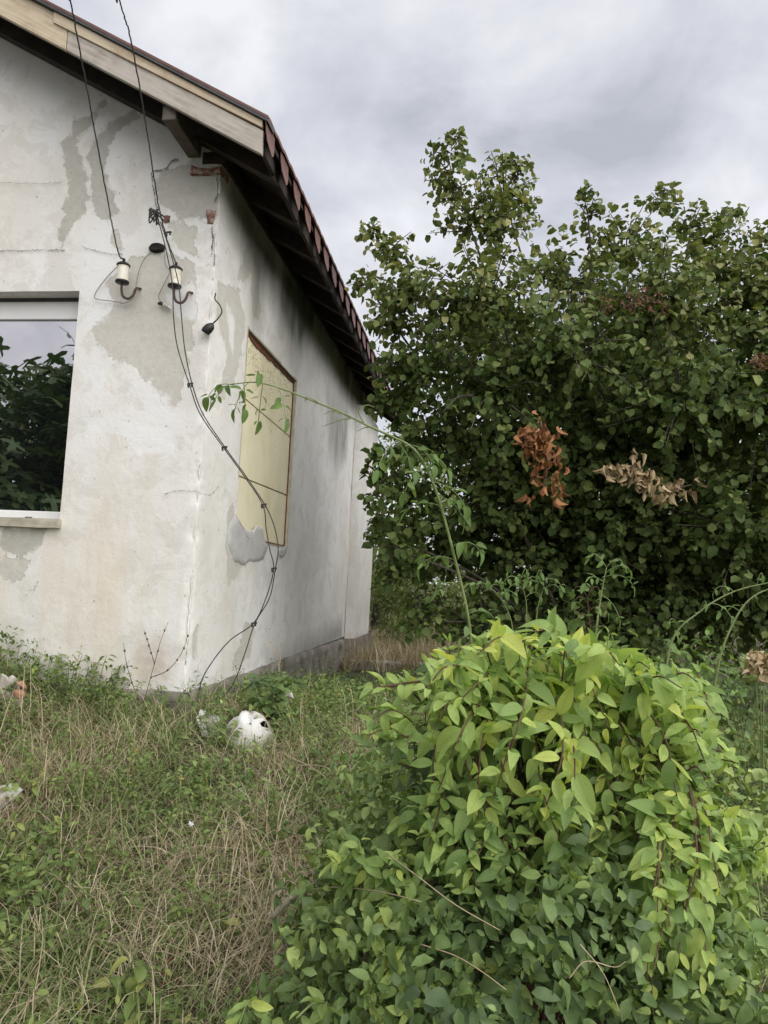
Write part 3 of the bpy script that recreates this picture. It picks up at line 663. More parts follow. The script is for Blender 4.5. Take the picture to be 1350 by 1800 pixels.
# twin drop cable
def strand(pts, d): return [P(a, b, d(a, b)) for a, b in pts]
dd_ = lambda a, b: 4.66 + .0009 * max(0, a - 330) * (1 - max(0, b - 1000) / 400)
A_ = [(278, 385), (292, 440), (303, 500), (305, 555), (312, 610), (333, 676), (352, 728), (393, 787), (430, 838), (462, 888), (468, 930), (474, 965), (481, 1000), (468, 1050), (446, 1095), (405, 1125), (372, 1165), (352, 1205), (342, 1275)]
B_ = [(282, 390), (300, 445), (314, 500), (319, 555), (325, 615), (338, 676), (357, 728), (396, 787), (433, 838), (466, 888), (482, 925), (489, 965), (484, 1000), (474, 1050), (448, 1096), (430, 1150), (408, 1205), (365, 1255), (338, 1280)]
cb = empty('drop_cable', P(340, 1277, 4.66), 'thin black twin cable curving down past the house corner to the ground', 'cable')
MB().tube(spline(strand(A_, dd_), 160), .0037, 6).build('strand', M['wire'], cb, True)
MB().tube(spline(strand(B_, dd_), 160), .0037, 6).build('strand', M['wire'], cb, True)
for (a, b) in ((335, 676), (395, 787), (464, 888), (482, 1000), (447, 1096), (297, 410)):
    c = P(a, b, dd_(a, b)); mb = MB(); w = .018
    mb.box(c + np.array([0, -.006, .004]), (.036, 0, .006), (0, .012, 0), (-.002, 0, .010)); mb.box(c + np.array([-.012, -.008, -.010]), (.010, 0, .004), (0, .01, 0), (-.006, 0, .026)); mb.box(c + np.array([.010, -.008, -.006]), (.009, 0, -.003), (0, .01, 0), (.004, 0, .02))
    mb.build('clip', M['black'], cb, bevel=.002)
# cable opening, built as a raised black blob on the wall
u_, z_ = on_front(277, 437); hole_pts = []
V = []; F = []; n_ = 26
for k_, (sc_, off) in enumerate([(1.12, -.006), (1.0, -.022), (.8, -.032), (.55, -.028), (.0, -.022)]):
    for a in range(n_):
        an = 2 * pi * a / n_; rr = 1 + .22 * (fbm(cos(an) * 2 + 5, sin(an) * 2 + 5, 8) - .5)
        V.append(H(u_ + .052 * sc_ * rr * cos(an), off, z_ + .031 * sc_ * rr * sin(an)))
for k_ in range(4):
    for a in range(n_): F.append([k_ * n_ + a, k_ * n_ + (a + 1) % n_, (k_ + 1) * n_ + (a + 1) % n_, (k_ + 1) * n_ + a])
me = bpy.data.meshes.new('cable_entry'); me.from_pydata([tuple(v) for v in V], [], F)
tag(link_mesh('cable_entry', me, M['hole']), 'black oval cable entry hole between the two insulators', 'cable entry')
fw = lambda pts, off=.03: [H(on_front(a, b, off)[0], -off, on_front(a, b, off)[1]) for a, b in pts]
wire('loose_wire', fw([(266, 444), (252, 458), (242, 485), (237, 515), (232, 527), (215, 533), (212, 530)]), .0032, M['thin_wire'], 'thin pale wire looping from the cable hole to the left hook', 'wire', 60)
wire('loose_wire', fw([(213, 462), (195, 480), (178, 500), (166, 520), (172, 526), (195, 529), (213, 532)]), .0032, M['thin_wire'], 'thin pale wire sagging left of the insulator above the window', 'wire', 60)
wire('loose_wire', fw([(289, 444), (291, 465), (298, 478), (288, 500), (279, 520), (283, 532)]), .0032, M['thin_wire'], 'thin pale wire from the cable hole down to the white connector', 'wire', 50)
cn = empty('cable_connector', fw([(290, 536)])[0], 'small white tubular connector with black end hanging below the insulators', 'connector')
MB().tube(fw([(286, 534), (292, 538), (300, 543)], .035), [.011, .012, .009], 8).build('tube', M['white_plastic'], cn, True)
MB().tube(fw([(278, 534), (282, 533), (287, 535)], .035), [.008, .013, .012], 8).build('end_cap', M['black'], cn, True)
lh = empty('lamp_holder', fw([(367, 577)], .05)[0], 'black bakelite lamp holder dangling on a short wire at the corner', 'lamp holder')
MB().tube(fw([(374, 569), (371, 573), (367, 577), (362, 582), (360, 585)], .05), [.010, .026, .031, .031, .027], 12).build('socket', M['black'], lh, True)
MB().tube(fw([(364, 584), (361, 587)], .05), [.018, .016], 10).build('contact', M['porcelain'], lh, True)
MB().tube(spline(fw([(374, 569), (383, 560), (390, 548), (386, 536), (378, 526), (379, 515)], .04), 30), .0045, 6).build('flex', M['wire'], lh, True)

# ------------------------------------------------------------------ leaves
def leaf_tmpl(w, kind='ovate', n=4, fold=.12, curl=.25, wav=0, seed=0):
    """leaf along +y, length 1, normal +z; three columns (left, midrib, right)"""
    V = []; L = []
    for i in range(n + 1):
        s = i / n if kind != 'round' else (1 - cos(pi * i / n)) / 2
        if kind == 'ovate': h = math.sin(pi * min(1, s ** .88)) ** .72 * (1 - .08 * s) if 0 < s < 1 else .02
        elif kind == 'round': h = max(.03, math.sqrt(max(0, 1 - (2 * s - 1) ** 2)) * (1.0 if s < .75 else .9)) if 0 < s < 1 else .03
        elif kind == 'lance': h = max(.02, math.sin(pi * s ** .7) * .95) if 0 < s < 1 else .02
        else: h = max(.02, math.sin(pi * s))
        h *= w * .5; zz = -curl * s * s
        wv = wav * (vnoise(s * 3.2, seed, 4) - .5); wv2 = wav * (vnoise(s * 3.2, seed + 5, 4) - .5)
        V += [(-h, s, zz + fold * h * 2 + wv), (0, s, zz), (h, s, zz + fold * h * 2 + wv2)]
        L += [(-.5 * h / (w * .5), s, 0), (0, s, 0), (.5 * h / (w * .5), s, 0)]
    F = []
    for i in range(n):
        b = i * 3; F += [[b, b + 1, b + 4, b + 3], [b + 1, b + 2, b + 5, b + 4]]
    return np.array(V, float), np.array(F), np.array(L, float)
def frames(d, nn):
    d = nrm(d); z = nn - (nn * d).sum(-1, keepdims=True) * d; z = nrm(z); x = np.cross(d, z); return x, d, z
def scatter(name, tmpls, pos, d, nn, sc_, rnd, mat, parent=None):
    pos = np.asarray(pos, float); x, y, z = frames(np.asarray(d, float), np.asarray(nn, float)); sc_ = np.asarray(sc_, float); N = len(pos)
    pick = rng.integers(0, len(tmpls), N); Vs = []; Fs = []; Rs = []; Ls = []; base = 0
    for k, (V, F, L) in enumerate(tmpls):
        m = np.where(pick == k)[0]
        if not len(m): continue
        v = pos[m][:, None] + sc_[m][:, None, None] * (V[None, :, 0:1] * x[m][:, None] + V[None, :, 1:2] * y[m][:, None] + V[None, :, 2:3] * z[m][:, None])
        f = F[None] + (np.arange(len(m)) * len(V))[:, None, None] + base
        Vs.append(v.reshape(-1, 3)); Fs.append(f.reshape(-1, F.shape[1])); Rs.append(np.repeat(np.asarray(rnd)[m], len(V))); Ls.append(np.tile(L, (len(m), 1))); base += len(m) * len(V)
    return link_mesh(name, np_mesh(name, np.vstack(Vs), np.vstack(Fs), {'rnd': np.concatenate(Rs), 'luv': np.vstack(Ls)}), mat, parent)
def leaf_objects(tmpls, pos, d, nn, sc_, rnd, mat, parent, name='leaf'):
    """single leaves: shared meshes (shape x tint), one object each"""
    x, y, z = frames(np.asarray(d, float), np.asarray(nn, float)); cache = {}; nt = 7
    for i in range(len(pos)):
        key = (int(rng.integers(len(tmpls))), int(min(nt - 1, rnd[i] * nt)))
        if key not in cache:
            V, F, L = tmpls[key[0]]; me = np_mesh(name, V, F, {'rnd': np.full(len(V), (key[1] + .5) / nt), 'luv': L}); me.materials.append(mat); cache[key] = me
        o = bpy.data.objects.new(name, cache[key]); col.objects.link(o); o.parent = parent
        if parent.type == 'EMPTY': o.matrix_parent_inverse = Matrix.Translation(-Vector(parent.location))
        s = sc_[i]; a, b, c, p = x[i] * s, y[i] * s, z[i] * s, pos[i]
        o.matrix_basis = Matrix(((a[0], b[0], c[0], p[0]), (a[1], b[1], c[1], p[1]), (a[2], b[2], c[2], p[2]), (0, 0, 0, 1)))
def split_near(pos, sc_, n, score=None):
    dist = np.linalg.norm(np.asarray(pos) - EYE, axis=1); s = np.asarray(sc_) / dist
    if score is not None: s = s * score
    v = (np.asarray(pos) - EYE); w = v @ c_f; px = 675 + FPX * (v @ c_r) / w; py = 900 - FPX * (v @ c_u) / w
    s = np.where((px > 0) & (px < 1350) & (py > 0) & (py < 1800) & (w > 0), s, -1)
    o = np.argsort(-s); return o[:n], o[n:]
def rand_dir(n): return nrm(rng.normal(size=(n, 3)))
T_round = [leaf_tmpl(.95, 'round', 3, .2, .3, .28, i) for i in range(5)]
T_round_hi = [leaf_tmpl(.92, 'round', 8, .18, .3, .28, i + 9) for i in range(5)]
T_ov = [leaf_tmpl(.5, 'ovate', 4, .2, .2 + .12 * i, .04, i) for i in range(4)]
T_ov_hi = [leaf_tmpl(.40 + .04 * i, 'ovate', 8, .14 + .1 * (i % 3), -.1 + .16 * i, .09, i) for i in range(6)]
T_ivy = [leaf_tmpl(.74, 'ovate', 5, .2, .3, .16, i) for i in range(4)]
T_dead = [leaf_tmpl(.42, 'ovate', 6, .8, .55, .45, i) for i in range(5)]
T_mid = [leaf_tmpl(.55, 'ovate', 3, .2, .25, .05, i) for i in range(4)]
T_small = [leaf_tmpl(.6, 'ovate', 2, .2, .2, 0, i) for i in range(3)]

# ------------------------------------------------------------------ hazel
hz_base = np.array([2.0, 6.6, float(ground_z(2.0, 6.6))])
hazel = empty('hazel_bush', hz_base, 'large dense hazel bush beside the house with dead brown leaf clusters', 'hazel bush')
clumps = [(800, 318, 62, 6.5), (790, 268, 34, 6.5), (802, 240, 16, 6.5), (906, 285, 26, 6.6), (885, 345, 72, 6.6), (850, 405, 95, 6.3), (685, 440, 48, 6.2), (650, 408, 22, 6.2), (645, 500, 32, 6.2), (725, 535, 95, 6.0), (850, 545, 130, 5.8),
          (1000, 490, 100, 6.0), (1034, 380, 34, 6.2), (1034, 340, 13, 6.2), (1100, 440, 85, 6.2), (1165, 365, 36, 6.3), (1175, 335, 18, 6.3), (1250, 440, 75, 6.8), (1285, 375, 28, 6.9), (1345, 440, 60, 6.7), (1300, 530, 115, 6.4), (1150, 560, 140, 5.7),
          (1000, 630, 150, 5.55), (860, 690, 140, 5.6), (730, 660, 80, 5.9), (690, 650, 40, 6.2), (760, 780, 85, 6.0), (900, 860, 135, 6.5), (1050, 790, 140, 6.2), (1200, 720, 150, 5.5), (1330, 720, 150, 5.6), (1310, 930, 150, 5.6),
          (1130, 930, 145, 6.4), (1000, 970, 150, 6.5), (850, 980, 100, 6.7), (790, 960, 80, 6.5), (735, 880, 60, 6.6), (715, 1000, 45, 6.6), (750, 1075, 50, 6.5), (690, 850, 42, 5.9), (672, 935, 34, 5.9), (655, 838, 16, 5.8), (700, 1010, 48, 5.9), (730, 930, 70, 6.0), (735, 1090, 45, 5.9), (690, 720, 45, 6.0), (676, 800, 34, 5.7), (662, 875, 26, 5.7), (690, 960, 44, 5.7), (700, 590, 60, 6.3), (770, 640, 75, 6.5), (720, 700, 60, 6.5), (850, 1110, 85, 6.0), (975, 1120, 85, 6.0), (1110, 1120, 90, 5.9), (980, 840, 100, 6.1), (1090, 930, 90, 6.1), (870, 900, 80, 6.1), (1260, 480, 70, 6.2), (1330, 600, 90, 6.0), (1215, 400, 45, 6.5), (900, 1090, 95, 6.7), (1050, 1080, 115, 6.4), (1200, 1080, 120, 6.3), (1330, 1090, 110, 6.0),
          (1450, 600, 170, 6.2), (1450, 850, 170, 6.0), (1450, 1050, 150, 6.0), (1560, 800, 200, 6.3), (1000, 700, 190, 7.3), (1200, 800, 200, 7.3), (1150, 600, 170, 7.4), (850, 800, 130, 7.2), (1000, 1000, 170, 7.2), (1250, 1000, 170, 7.0), (850, 600, 110, 7.2)]
hp, hd, hn, hs, hr = [], [], [], [], []
twigs = MB(); stems = []
for ci, (px, py, r, dep) in enumerate(clumps):
    c = P(px, py, dep); R = r / FPX * dep; nt = int(50 * (R / .5) ** 1.8) + 7
    stems.append((c, R))
    dirs = rand_dir(nt); dirs[:, 2] = dirs[:, 2] * .75 + .22; dirs = nrm(dirs)
    for k in range(nt):
        L = R * rng.uniform(.75, 1.12); st = c + dirs[k] * R * rng.uniform(.0, .35) * np.array([1, 1, .8]); en = c + dirs[k] * L
        bend = np.array([0, 0, -.12 * R * rng.uniform(0, 1)])
        tp = np.array([st, (st + en) / 2 - bend, en + bend * .5])
        if k % 2 == 0: twigs.tube(tp, [.006, .0045, .0025], 4, False)
        nl = max(4, int(np.linalg.norm(en - st) / .036) + 2)
        for j in range(nl):
            f = (j + .6) / nl; p = (1 - f) ** 2 * tp[0] + 2 * f * (1 - f) * tp[1] + f * f * tp[2]
            side = nrm(np.cross(dirs[k], rand_dir(1)[0])) * (1 if j % 2 else -1)
            ld = dirs[k] * .5 + side * .8 + np.array([0, 0, -.35]); p = p + side * .02
            hp.append(p); hd.append(ld); hn.append(np.array([0, 0, .7]) + dirs[k] * .45 + rand_dir(1)[0] * .75); hs.append(rng.uniform(.034, .074) if py < 700 else rng.uniform(.036, .086))
            yel = .5 * sstep(720, 480, py) + .1 * (f > .7)
            hr.append(np.clip(rng.beta(2, 3) * .68 + yel * rng.uniform(0, 1), 0, 1))
hp, hd, hn, hs, hr = map(np.array, (hp, hd, hn, hs, hr))
fr_ = (EYE - hp) @ nrm(EYE - np.array([2.0, 6.3, 2.5])); 
near, rest = split_near(hp, hs, 300, np.where(fr_ - np.median(fr_) > .35, 1, .55))
scatter('crown', T_round, hp[rest], hd[rest], hn[rest], hs[rest], hr[rest], M['hazel'], hazel)['kind'] = 'stuff'
leaf_objects(T_round_hi, hp[near], hd[near], hn[near], hs[near], hr[near], M['hazel_v'], hazel)
tw = twigs.build('twigs', M['bark'], hazel); tw['kind'] = 'stuff'
for i, (c, R) in enumerate(stems):
    if R < .14 or i % 4: continue
    b = hz_base + np.array([rng.uniform(-.35, .35), rng.uniform(-.3, .3), -.05]); mid = (b * .55 + c * .45) + np.array([0, 0, .35])
    MB().tube(spline([b, mid, c], 14), np.linspace(.024, .007, 15), 6).build('trunk', M['bark'], hazel, True)
# broken twigs hung with dead leaves
def dead_branch(pts, dep, mat, label, nper, sp_):
    nper = nper + 1
    line = spline([P(a, b, dep) for a, b in pts], 26); br = MB().tube(line, np.linspace(.008, .003, len(line)), 5).build('dead_branch', M['twig'], hazel, True)
    br['label'] = label; pos, d, nn, s, r = [], [], [], [], []
    for q in line[2:]:
        for k in range(nper):
            o_ = rand_dir(1)[0] * sp_; pos.append(q + o_); d.append(np.array([0, 0, -1.0]) + rand_dir(1)[0] * .6); nn.append(rand_dir(1)[0]); s.append(rng.uniform(.045, .085) * (.65 if mat is M['dead3'] else 1)); r.append(rng.uniform(0, 1))
    leaf_objects(T_dead, np.array(pos), d, nn, s, np.array(r), mat, br, 'dead_leaf')
dead_branch([(950, 740), (955, 790), (960, 830), (955, 862)], 5.05, M['dead'], 'hanging broken branch with orange brown dead leaves', 3, .13)
dead_branch([(920, 760), (935, 775), (960, 770)], 5.05, M['dead'], 'short twig with orange dead leaves', 2, .06)
dead_branch([(1112, 792), (1120, 825), (1140, 852), (1170, 862), (1215, 852)], 5.0, M['dead2'], 'snapped branch with curled tan dead leaves', 2, .065)
dead_branch([(1065, 825), (1110, 828), (1150, 840)], 5.0, M['dead2'], 'side twig with curled tan dead leaves', 2, .05)
dead_branch([(1100, 540), (1130, 520), (1160, 535)], 5.3, M['dead3'], 'small reddish dead twig near the top', 1, .08)
dead_branch([(1320, 640), (1345, 630), (1360, 640)], 5.1, M['dead3'], 'small orange dead twig at the right', 1, .05)
dead_branch([(1020, 525), (1050, 535), (1065, 530)], 5.5, M['dead3'], 'small reddish dead twig among green leaves', 1, .06)

# ------------------------------------------------------------------ trees behind
def back_tree(x, y, h, rad, n, label, seed, ls, mat, low=.15):
    b = np.array([x, y, float(ground_z(x, y))]); t = empty('background_tree', b, label, 'tree', 'trees behind the house')
    MB().tube(spline([b - [0, 0, .1], b + [.1, 0, h * .4], b + [0, .1, h * .8]], 10), np.linspace(.035 * h * .7, .02, 11), 7).build('trunk', M['bark'], t, True)
    cl = []; 
    for k in range(26): 
        a = rand_dir(1)[0]; cl.append((b + np.array([a[0] * rad, a[1] * rad, h * (.5 + low * 0) + a[2] * h * .45]) * 1.0, rad * rng.uniform(.3, .5)))
    pos = []; 
    for k in range(n): c, r = cl[rng.integers(len(cl))]; pos.append(c + rand_dir(1)[0] * r * rng.uniform(.5, 1))
    pos = np.array(pos); out_ = nrm(pos - (b + [0, 0, h * .5]))
    scatter('crown', T_small, pos, out_ + rand_dir(n) * .8 + [0, 0, -.4], out_ * .5 + [0, 0, .7] + rand_dir(n) * .5, rng.uniform(.6, 1.2, n) * ls, rng.beta(2, 2, n), mat, t)['kind'] = 'stuff'
back_tree(-.1, 19, 5.2, 1.7, 9000, 'pale green tree glimpsed between the house end and the hazel', 1, .13, M['pale_tree'])
back_tree(1.9, 17, 4.6, 1.8, 5000, 'dark green tree standing behind the left part of the hazel', 2, .13, M['hazel'])
back_tree(5.0, 15, 5.2, 2.2, 5000, 'dark green tree standing behind the right part of the hazel', 3, .14, M['hazel'])
back_tree(-2.4, 22, 5.5, 2.0, 3000, 'pale green tree mostly hidden by the house end', 4, .14, M['pale_tree'])
back_tree(3.2, 10.2, 3.6, 1.7, 6000, 'dark bush close behind the middle of the hazel', 6, .12, M['hazel'])
back_tree(5.6, 9.6, 3.8, 1.7, 6000, 'dark bush close behind the right side of the hazel', 7, .12, M['hazel'])
back_tree(.75, 13.2, 1.9, .8, 6000, 'low pale shrub beside the dry grass path', 5, .08, M['pale_tree'])

# fig tree to the left of the camera, seen mirrored in the window pane
back_tree(-7.4, -.2, 3.9, 1.7, 6500, 'dark tree added behind the fig to block sky in the pane reflection', 8, .16, M['hazel'])  # two out-of-view trees added to block sky in the window reflection
back_tree(-5.6, -.6, 3.6, 1.4, 5500, 'dark bushy tree added left of the camera to block sky in the pane reflection', 9, .16, M['hazel'])
fg = np.array([-5.0, 2.7, float(ground_z(-5.0, 2.7))]); fig = empty('fig_tree', fg, 'leafy fig tree with large lobed leaves, seen reflected in the window', 'fig tree')
V, F = [], []
def fig_leaf(seed):
    V = [(0, 0, 0)]; n = 21
    for i in range(n):
        a = -pi * .42 + (pi + pi * .84) * i / (n - 1); lob = .5 + .24 * math.cos(5 * (a - pi / 2) * .86) ; r_ = lob * (1.15 if abs(a - pi / 2) < .4 else .9)
        V.append((r_ * cos(a), .28 + r_ * sin(a), -.25 * r_ * r_ + .08 * (vnoise(a * 2, seed, 3) - .5)))
    V[0] = (0, .28, .03); F = [[0, i + 1, i + 2, i + 2] for i in range(n - 1)]
    return np.array(V), np.array([[a, b, c] for a, b, c, _ in F]), np.zeros((len(V), 3))
T_fig = [fig_leaf(i) for i in range(4)]
fpz, fdz, fnz = [], [], []
for k in range(78):
    a = rand_dir(1)[0] * rng.random() ** .45; top = fg + np.array([a[0] * 1.8, a[1] * 1.6, 1.95 + a[2] * 1.95])
    MB_ = spline([fg + [0, 0, .2], fg * .5 + top * .5 + [0, 0, .35], top], 10)
    if k % 3 == 0: MB().tube(MB_, np.linspace(.04, .012, len(MB_)), 6).build('branch', M['bark'], fig, True)
    for j in range(80):
        q = top + rand_dir(1)[0] * rng.uniform(.05, .5); o_ = nrm(q - (fg + [0, 0, 1.8]))
        fpz.append(q); fdz.append(o_ + rand_dir(1)[0] * .6 + [0, 0, -.5]); fnz.append(o_ * .6 + [0, 0, .7] + rand_dir(1)[0] * .4)
scatter('crown', T_fig, fpz, fdz, fnz, rng.uniform(.12, .22, len(fpz)), rng.beta(2, 2, len(fpz)), M['fig'], fig)['kind'] = 'stuff'

# ------------------------------------------------------------------ honeysuckle in the foreground
hb = np.array([.42, 1.95, float(ground_z(.42, 1.95))])
honey = empty('honeysuckle_bush', hb, 'bright yellow green honeysuckle bush cascading in the right foreground', 'bush')
def bez(a, b, c, d, n): t = np.linspace(0, 1, n)[:, None]; return (1 - t) ** 3 * a + 3 * (1 - t) ** 2 * t * b + 3 * (1 - t) * t * t * c + t ** 3 * d
hon = dict(p=[], d=[], n=[], s=[], r=[])
def leafy(line, gap=.034, size=(.042, .07), start=.25, tone=.5, droop=.16, store=hon, pair=True):
    seg = np.linalg.norm(np.diff(line, axis=0), axis=1); cum = np.r_[0, np.cumsum(seg)]; tot = cum[-1]; s = tot * start; k = 0
    while s < tot + gap * .4:
        ss = min(s, tot); i = min(np.searchsorted(cum, ss, 'right') - 1, len(seg) - 1); f = (ss - cum[i]) / (seg[i] + 1e-9); q = line[i] + (line[i + 1] - line[i]) * f; tg = nrm(line[i + 1] - line[i])
        ref = np.array([0, 0, 1.0]) if abs(tg[2]) < .8 else np.array([0, -1.0, .3])
        sd1 = nrm(np.cross(tg, ref)); up = np.cross(sd1, tg)
        if k % 2 and pair: sd1, up = nrm(sd1 * .5 + up * .8), nrm(up * .5 - sd1 * .8)
        fs = (1 - .45 * max(0, (ss / tot - .8) / .2))
        for sg in ((1, -1) if pair else ((1,) if k % 2 else (-1,))):
            oc = nrm(q - np.array([.48, 2.1, .75])) if store is hon else np.array([0, -.3, .2])
            ld = sd1 * sg * .8 + tg * .5 + oc * .25 + np.array([0, 0, -droop]) + rand_dir(1)[0] * .95
            nn = np.array([0, -.15, .75]) + oc * .7 + up * .3 * np.sign(up[2] + 1e-6) + rand_dir(1)[0] * .8
            store['p'].append(q + sd1 * sg * .004); store['d'].append(ld); store['n'].append(nn); store['s'].append(rng.uniform(*size) * fs * rng.uniform(.7, 1.15)); store['r'].append(np.clip(tone + rng.normal(0, .2), 0, .93 if rng.random() < .93 else 1))
        s += gap * rng.uniform(.8, 1.25); k += 1
    return line
def hstem(px0, px1, px2, d0, d1, d2, tone=.5, r=.003, gap=.036, size=(.044, .08), start=.15):
    a = hb + np.array([rng.uniform(-.15, .15), rng.uniform(-.1, .1), 0]); b = P(*px0, d0); c = P(*px1, d1); d = P(*px2, d2)
    l_ = np.vstack([bez(a, a * .6 + b * .4 + [0, 0, .2], b + (b - c) * .4, b, 8)[:-1], spline([b, c, d], 24)])
    MB().tube(l_, np.linspace(r * 1.3, r * .5, len(l_)), 5).build('stem', M['stem_brown'], honey, True)
    leafy(l_[7:], gap, size, 0.02, tone)
# main arching stems: (top of arch, down the front, tip)
arcs = [((880, 1190), (820, 1270), (770, 1390)), ((900, 1170), (850, 1290), (840, 1440)), ((930, 1150), (920, 1240), (890, 1340)), ((960, 1170), (990, 1300), (960, 1420)), ((1000, 1180), (1050, 1310), (1090, 1460)), ((1040, 1190), (1120, 1330), (1170, 1520)),
        ((1080, 1190), (1160, 1280), (1190, 1400)), ((1120, 1200), (1200, 1260), (1240, 1340)), ((860, 1200), (800, 1220), (760, 1290)), ((850, 1180), (790, 1170), (750, 1210)), ((930, 1130), (880, 1120), (840, 1150)), ((1000, 1140), (970, 1110), (935, 1110)),
        ((990, 1200), (1010, 1330), (1000, 1450)), ((1070, 1220), (1090, 1340), (1060, 1420)), ((1110, 1260), (1170, 1430), (1190, 1600)), ((1130, 1300), (1190, 1500), (1210, 1700)), ((1100, 1230), (1150, 1190), (1200, 1210)), ((1150, 1230), (1220, 1220), (1260, 1260)),
        ((900, 1230), (880, 1330), (920, 1450)), ((940, 1230), (950, 1370), (1000, 1520)), ((870, 1260), (830, 1390), (860, 1520)), ((1020, 1150), (1060, 1140), (1090, 1170)), ((960, 1160), (1010, 1230), (1040, 1330)), ((830, 1230), (770, 1300), (760, 1400)),
        ((1050, 1160), (1110, 1180), (1140, 1240)), ((890, 1150), (850, 1190), (800, 1240)), ((1060, 1280), (1130, 1400), (1150, 1560)), ((1090, 1180), (1180, 1230), (1230, 1330)), ((920, 1190), (900, 1290), (870, 1400)), ((980, 1140), (1030, 1190), (1070, 1280))]
for i, (a, b, c) in enumerate(arcs):
    lo = (c[1] - 1150) / 550
    d1 = 1.75 + rng.uniform(-.1, .15); hstem(a, b, c, 1.95 + rng.uniform(-.1, .2), d1 - .12, d1 - .18 + .05 * lo,   .62 - .22 * abs(a[0] - 970) / 200 - .15 * lo + rng.uniform(-.15, .2), .0026)
hstem((820, 1190), (720, 1200), (640, 1212), 1.85, 1.75, 1.72, .45, .0035, .032, (.04, .055))
for k in range(16):     # back of the bush, filling the dome
    a = rng.uniform(800, 1230); hstem((a, rng.uniform(1170, 1260)), (a + rng.uniform(-60, 60), rng.uniform(1200, 1300)), (a + rng.uniform(-110, 110), rng.uniform(1260, 1420)), 2.15 + rng.uniform(-.1, .25), 2.0, 1.95, .42, .003)
for k in range(40):     # short upright leafy tips along the crest
    a = rng.uniform(740, 1235); y0 = 1215 + abs(a - 960) * .14 + rng.uniform(-20, 25); tx = a + rng.uniform(-35, 35); d_ = rng.uniform(1.75, 2.15)
    l_ = spline([P(a, y0 + 60, d_), P(a * .6 + tx * .4, y0, d_), P(tx, y0 - rng.uniform(35, 110), d_ - .03)], 12)
    MB().tube(l_, np.linspace(.0025, .0012, len(l_)), 5).build('stem', M['stem_green'], honey, True); leafy(l_, .026, (.034, .056), .05, .5 + rng.uniform(-.1, .2), -.1)
for k in range(24):     # hanging sprays over the face of the bush
    a = rng.uniform(760, 1230); y0 = rng.uniform(1260, 1480); tx = a + rng.uniform(-70, 70); d_ = 1.72 - (y0 - 1260) / 220 * .14
    l_ = spline([P(a, y0, d_ + .06), P((a + tx) / 2 + rng.uniform(-20, 20), y0 + 45, d_), P(tx, y0 + rng.uniform(80, 190), d_ - .03)], 14)
    MB().tube(l_, np.linspace(.0025, .0012, len(l_)), 5).build('stem', M['stem_brown'], honey, True); leafy(l_, .036, (.04, .068), 0, .36 + rng.uniform(-.2, .25), .3)
for k in range(11):     # long cascade down the right flank
    a = rng.uniform(1080, 1200); tx = a + rng.uniform(30, 90); y1 = rng.uniform(1560, 1790)
    l_ = spline([P(a, 1300, 1.72), P((a + tx) / 2 + 25, 1420, 1.58), P(tx, (1420 + y1) / 2, 1.49), P(tx + rng.uniform(-30, 20), y1, 1.42)], 24)
    MB().tube(l_, np.linspace(.003, .0012, len(l_)), 5).build('stem', M['stem_brown'], honey, True); leafy(l_, .036, (.036, .064), .05, .42 + rng.uniform(-.2, .25), .3)
for k in range(40):     # loose sprays leaving the outline
    an = rng.uniform(-.35, pi + .35); cx, cy = 965 + 250 * cos(an), 1290 - 110 * sin(an) + rng.uniform(-20, 60); o1 = rng.uniform(25, 80); d_ = rng.uniform(1.62, 2.0)
    l_ = spline([P(cx, cy, d_), P(cx + o1 * cos(an) * .6, cy - o1 * sin(an) * .5 - 12, d_ - .02), P(cx + o1 * cos(an) * 1.2, cy - o1 * sin(an) * .5 + rng.uniform(-15, 40), d_ - .05)], 12)
    MB().tube(l_, np.linspace(.0025, .0012, len(l_)), 5).build('stem', M['stem_brown'], honey, True); leafy(l_, .03, (.034, .06), 0, .3 + rng.uniform(-.2, .25), .05)
for k in range(95):     # pale young shoots poking out of the undergrowth lower down
    a = rng.uniform(600, 1330); y0 = rng.uniform(1420, 1790); d_ = 1.66 - (y0 - 1420) / 370 * .18 + .25 * abs(a - 970) / 360 * .4; tx = a + rng.uniform(-45, 45)
    l_ = spline([P(a, y0 + 40, d_ + .12), P(a, y0, d_), P(tx, y0 + rng.uniform(-40, 40), d_ - .08)], 10)
    MB().tube(l_, np.linspace(.002, .001, len(l_)), 5).build('stem', M['stem_green'], honey, True); leafy(l_, .03, (.03, .055), .2, .22 + rng.uniform(-.2, .3), .1)
for a in ((1180, 1650, 1215, 1760, 1250, 1800), (1200, 1700, 1260, 1740, 1300, 1810), (660, 1640, 690, 1700, 720, 1760), (720, 1650, 690, 1680, 700, 1740), (480, 1790, 440, 1760, 420, 1800), (600, 1780, 560, 1760, 520, 1790), (1150, 1720, 1180, 1780, 1200, 1850), (870, 1700, 900, 1720, 940, 1790), (800, 1740, 760, 1760, 740, 1810)):
    l_ = spline([P(a[0], a[1], 1.62), P(a[2], a[3], 1.55), P(a[4], a[5], 1.52)], 14)
    MB().tube(l_, .0025, 5).build('stem', M['stem_green'], honey, True); leafy(l_, .03, (.04, .06), 0, .45)
hon = {k: np.array(v) for k, v in hon.items()}
near, rest = split_near(hon['p'], hon['s'], 300)
scatter('foliage', T_ov_hi, hon['p'][rest], hon['d'][rest], hon['n'][rest], hon['s'][rest], hon['r'][rest], M['honey'], honey)['kind'] = 'stuff'
leaf_objects(T_ov_hi, hon['p'][near], hon['d'][near], hon['n'][near], hon['s'][near], hon['r'][near], M['honey'], honey)

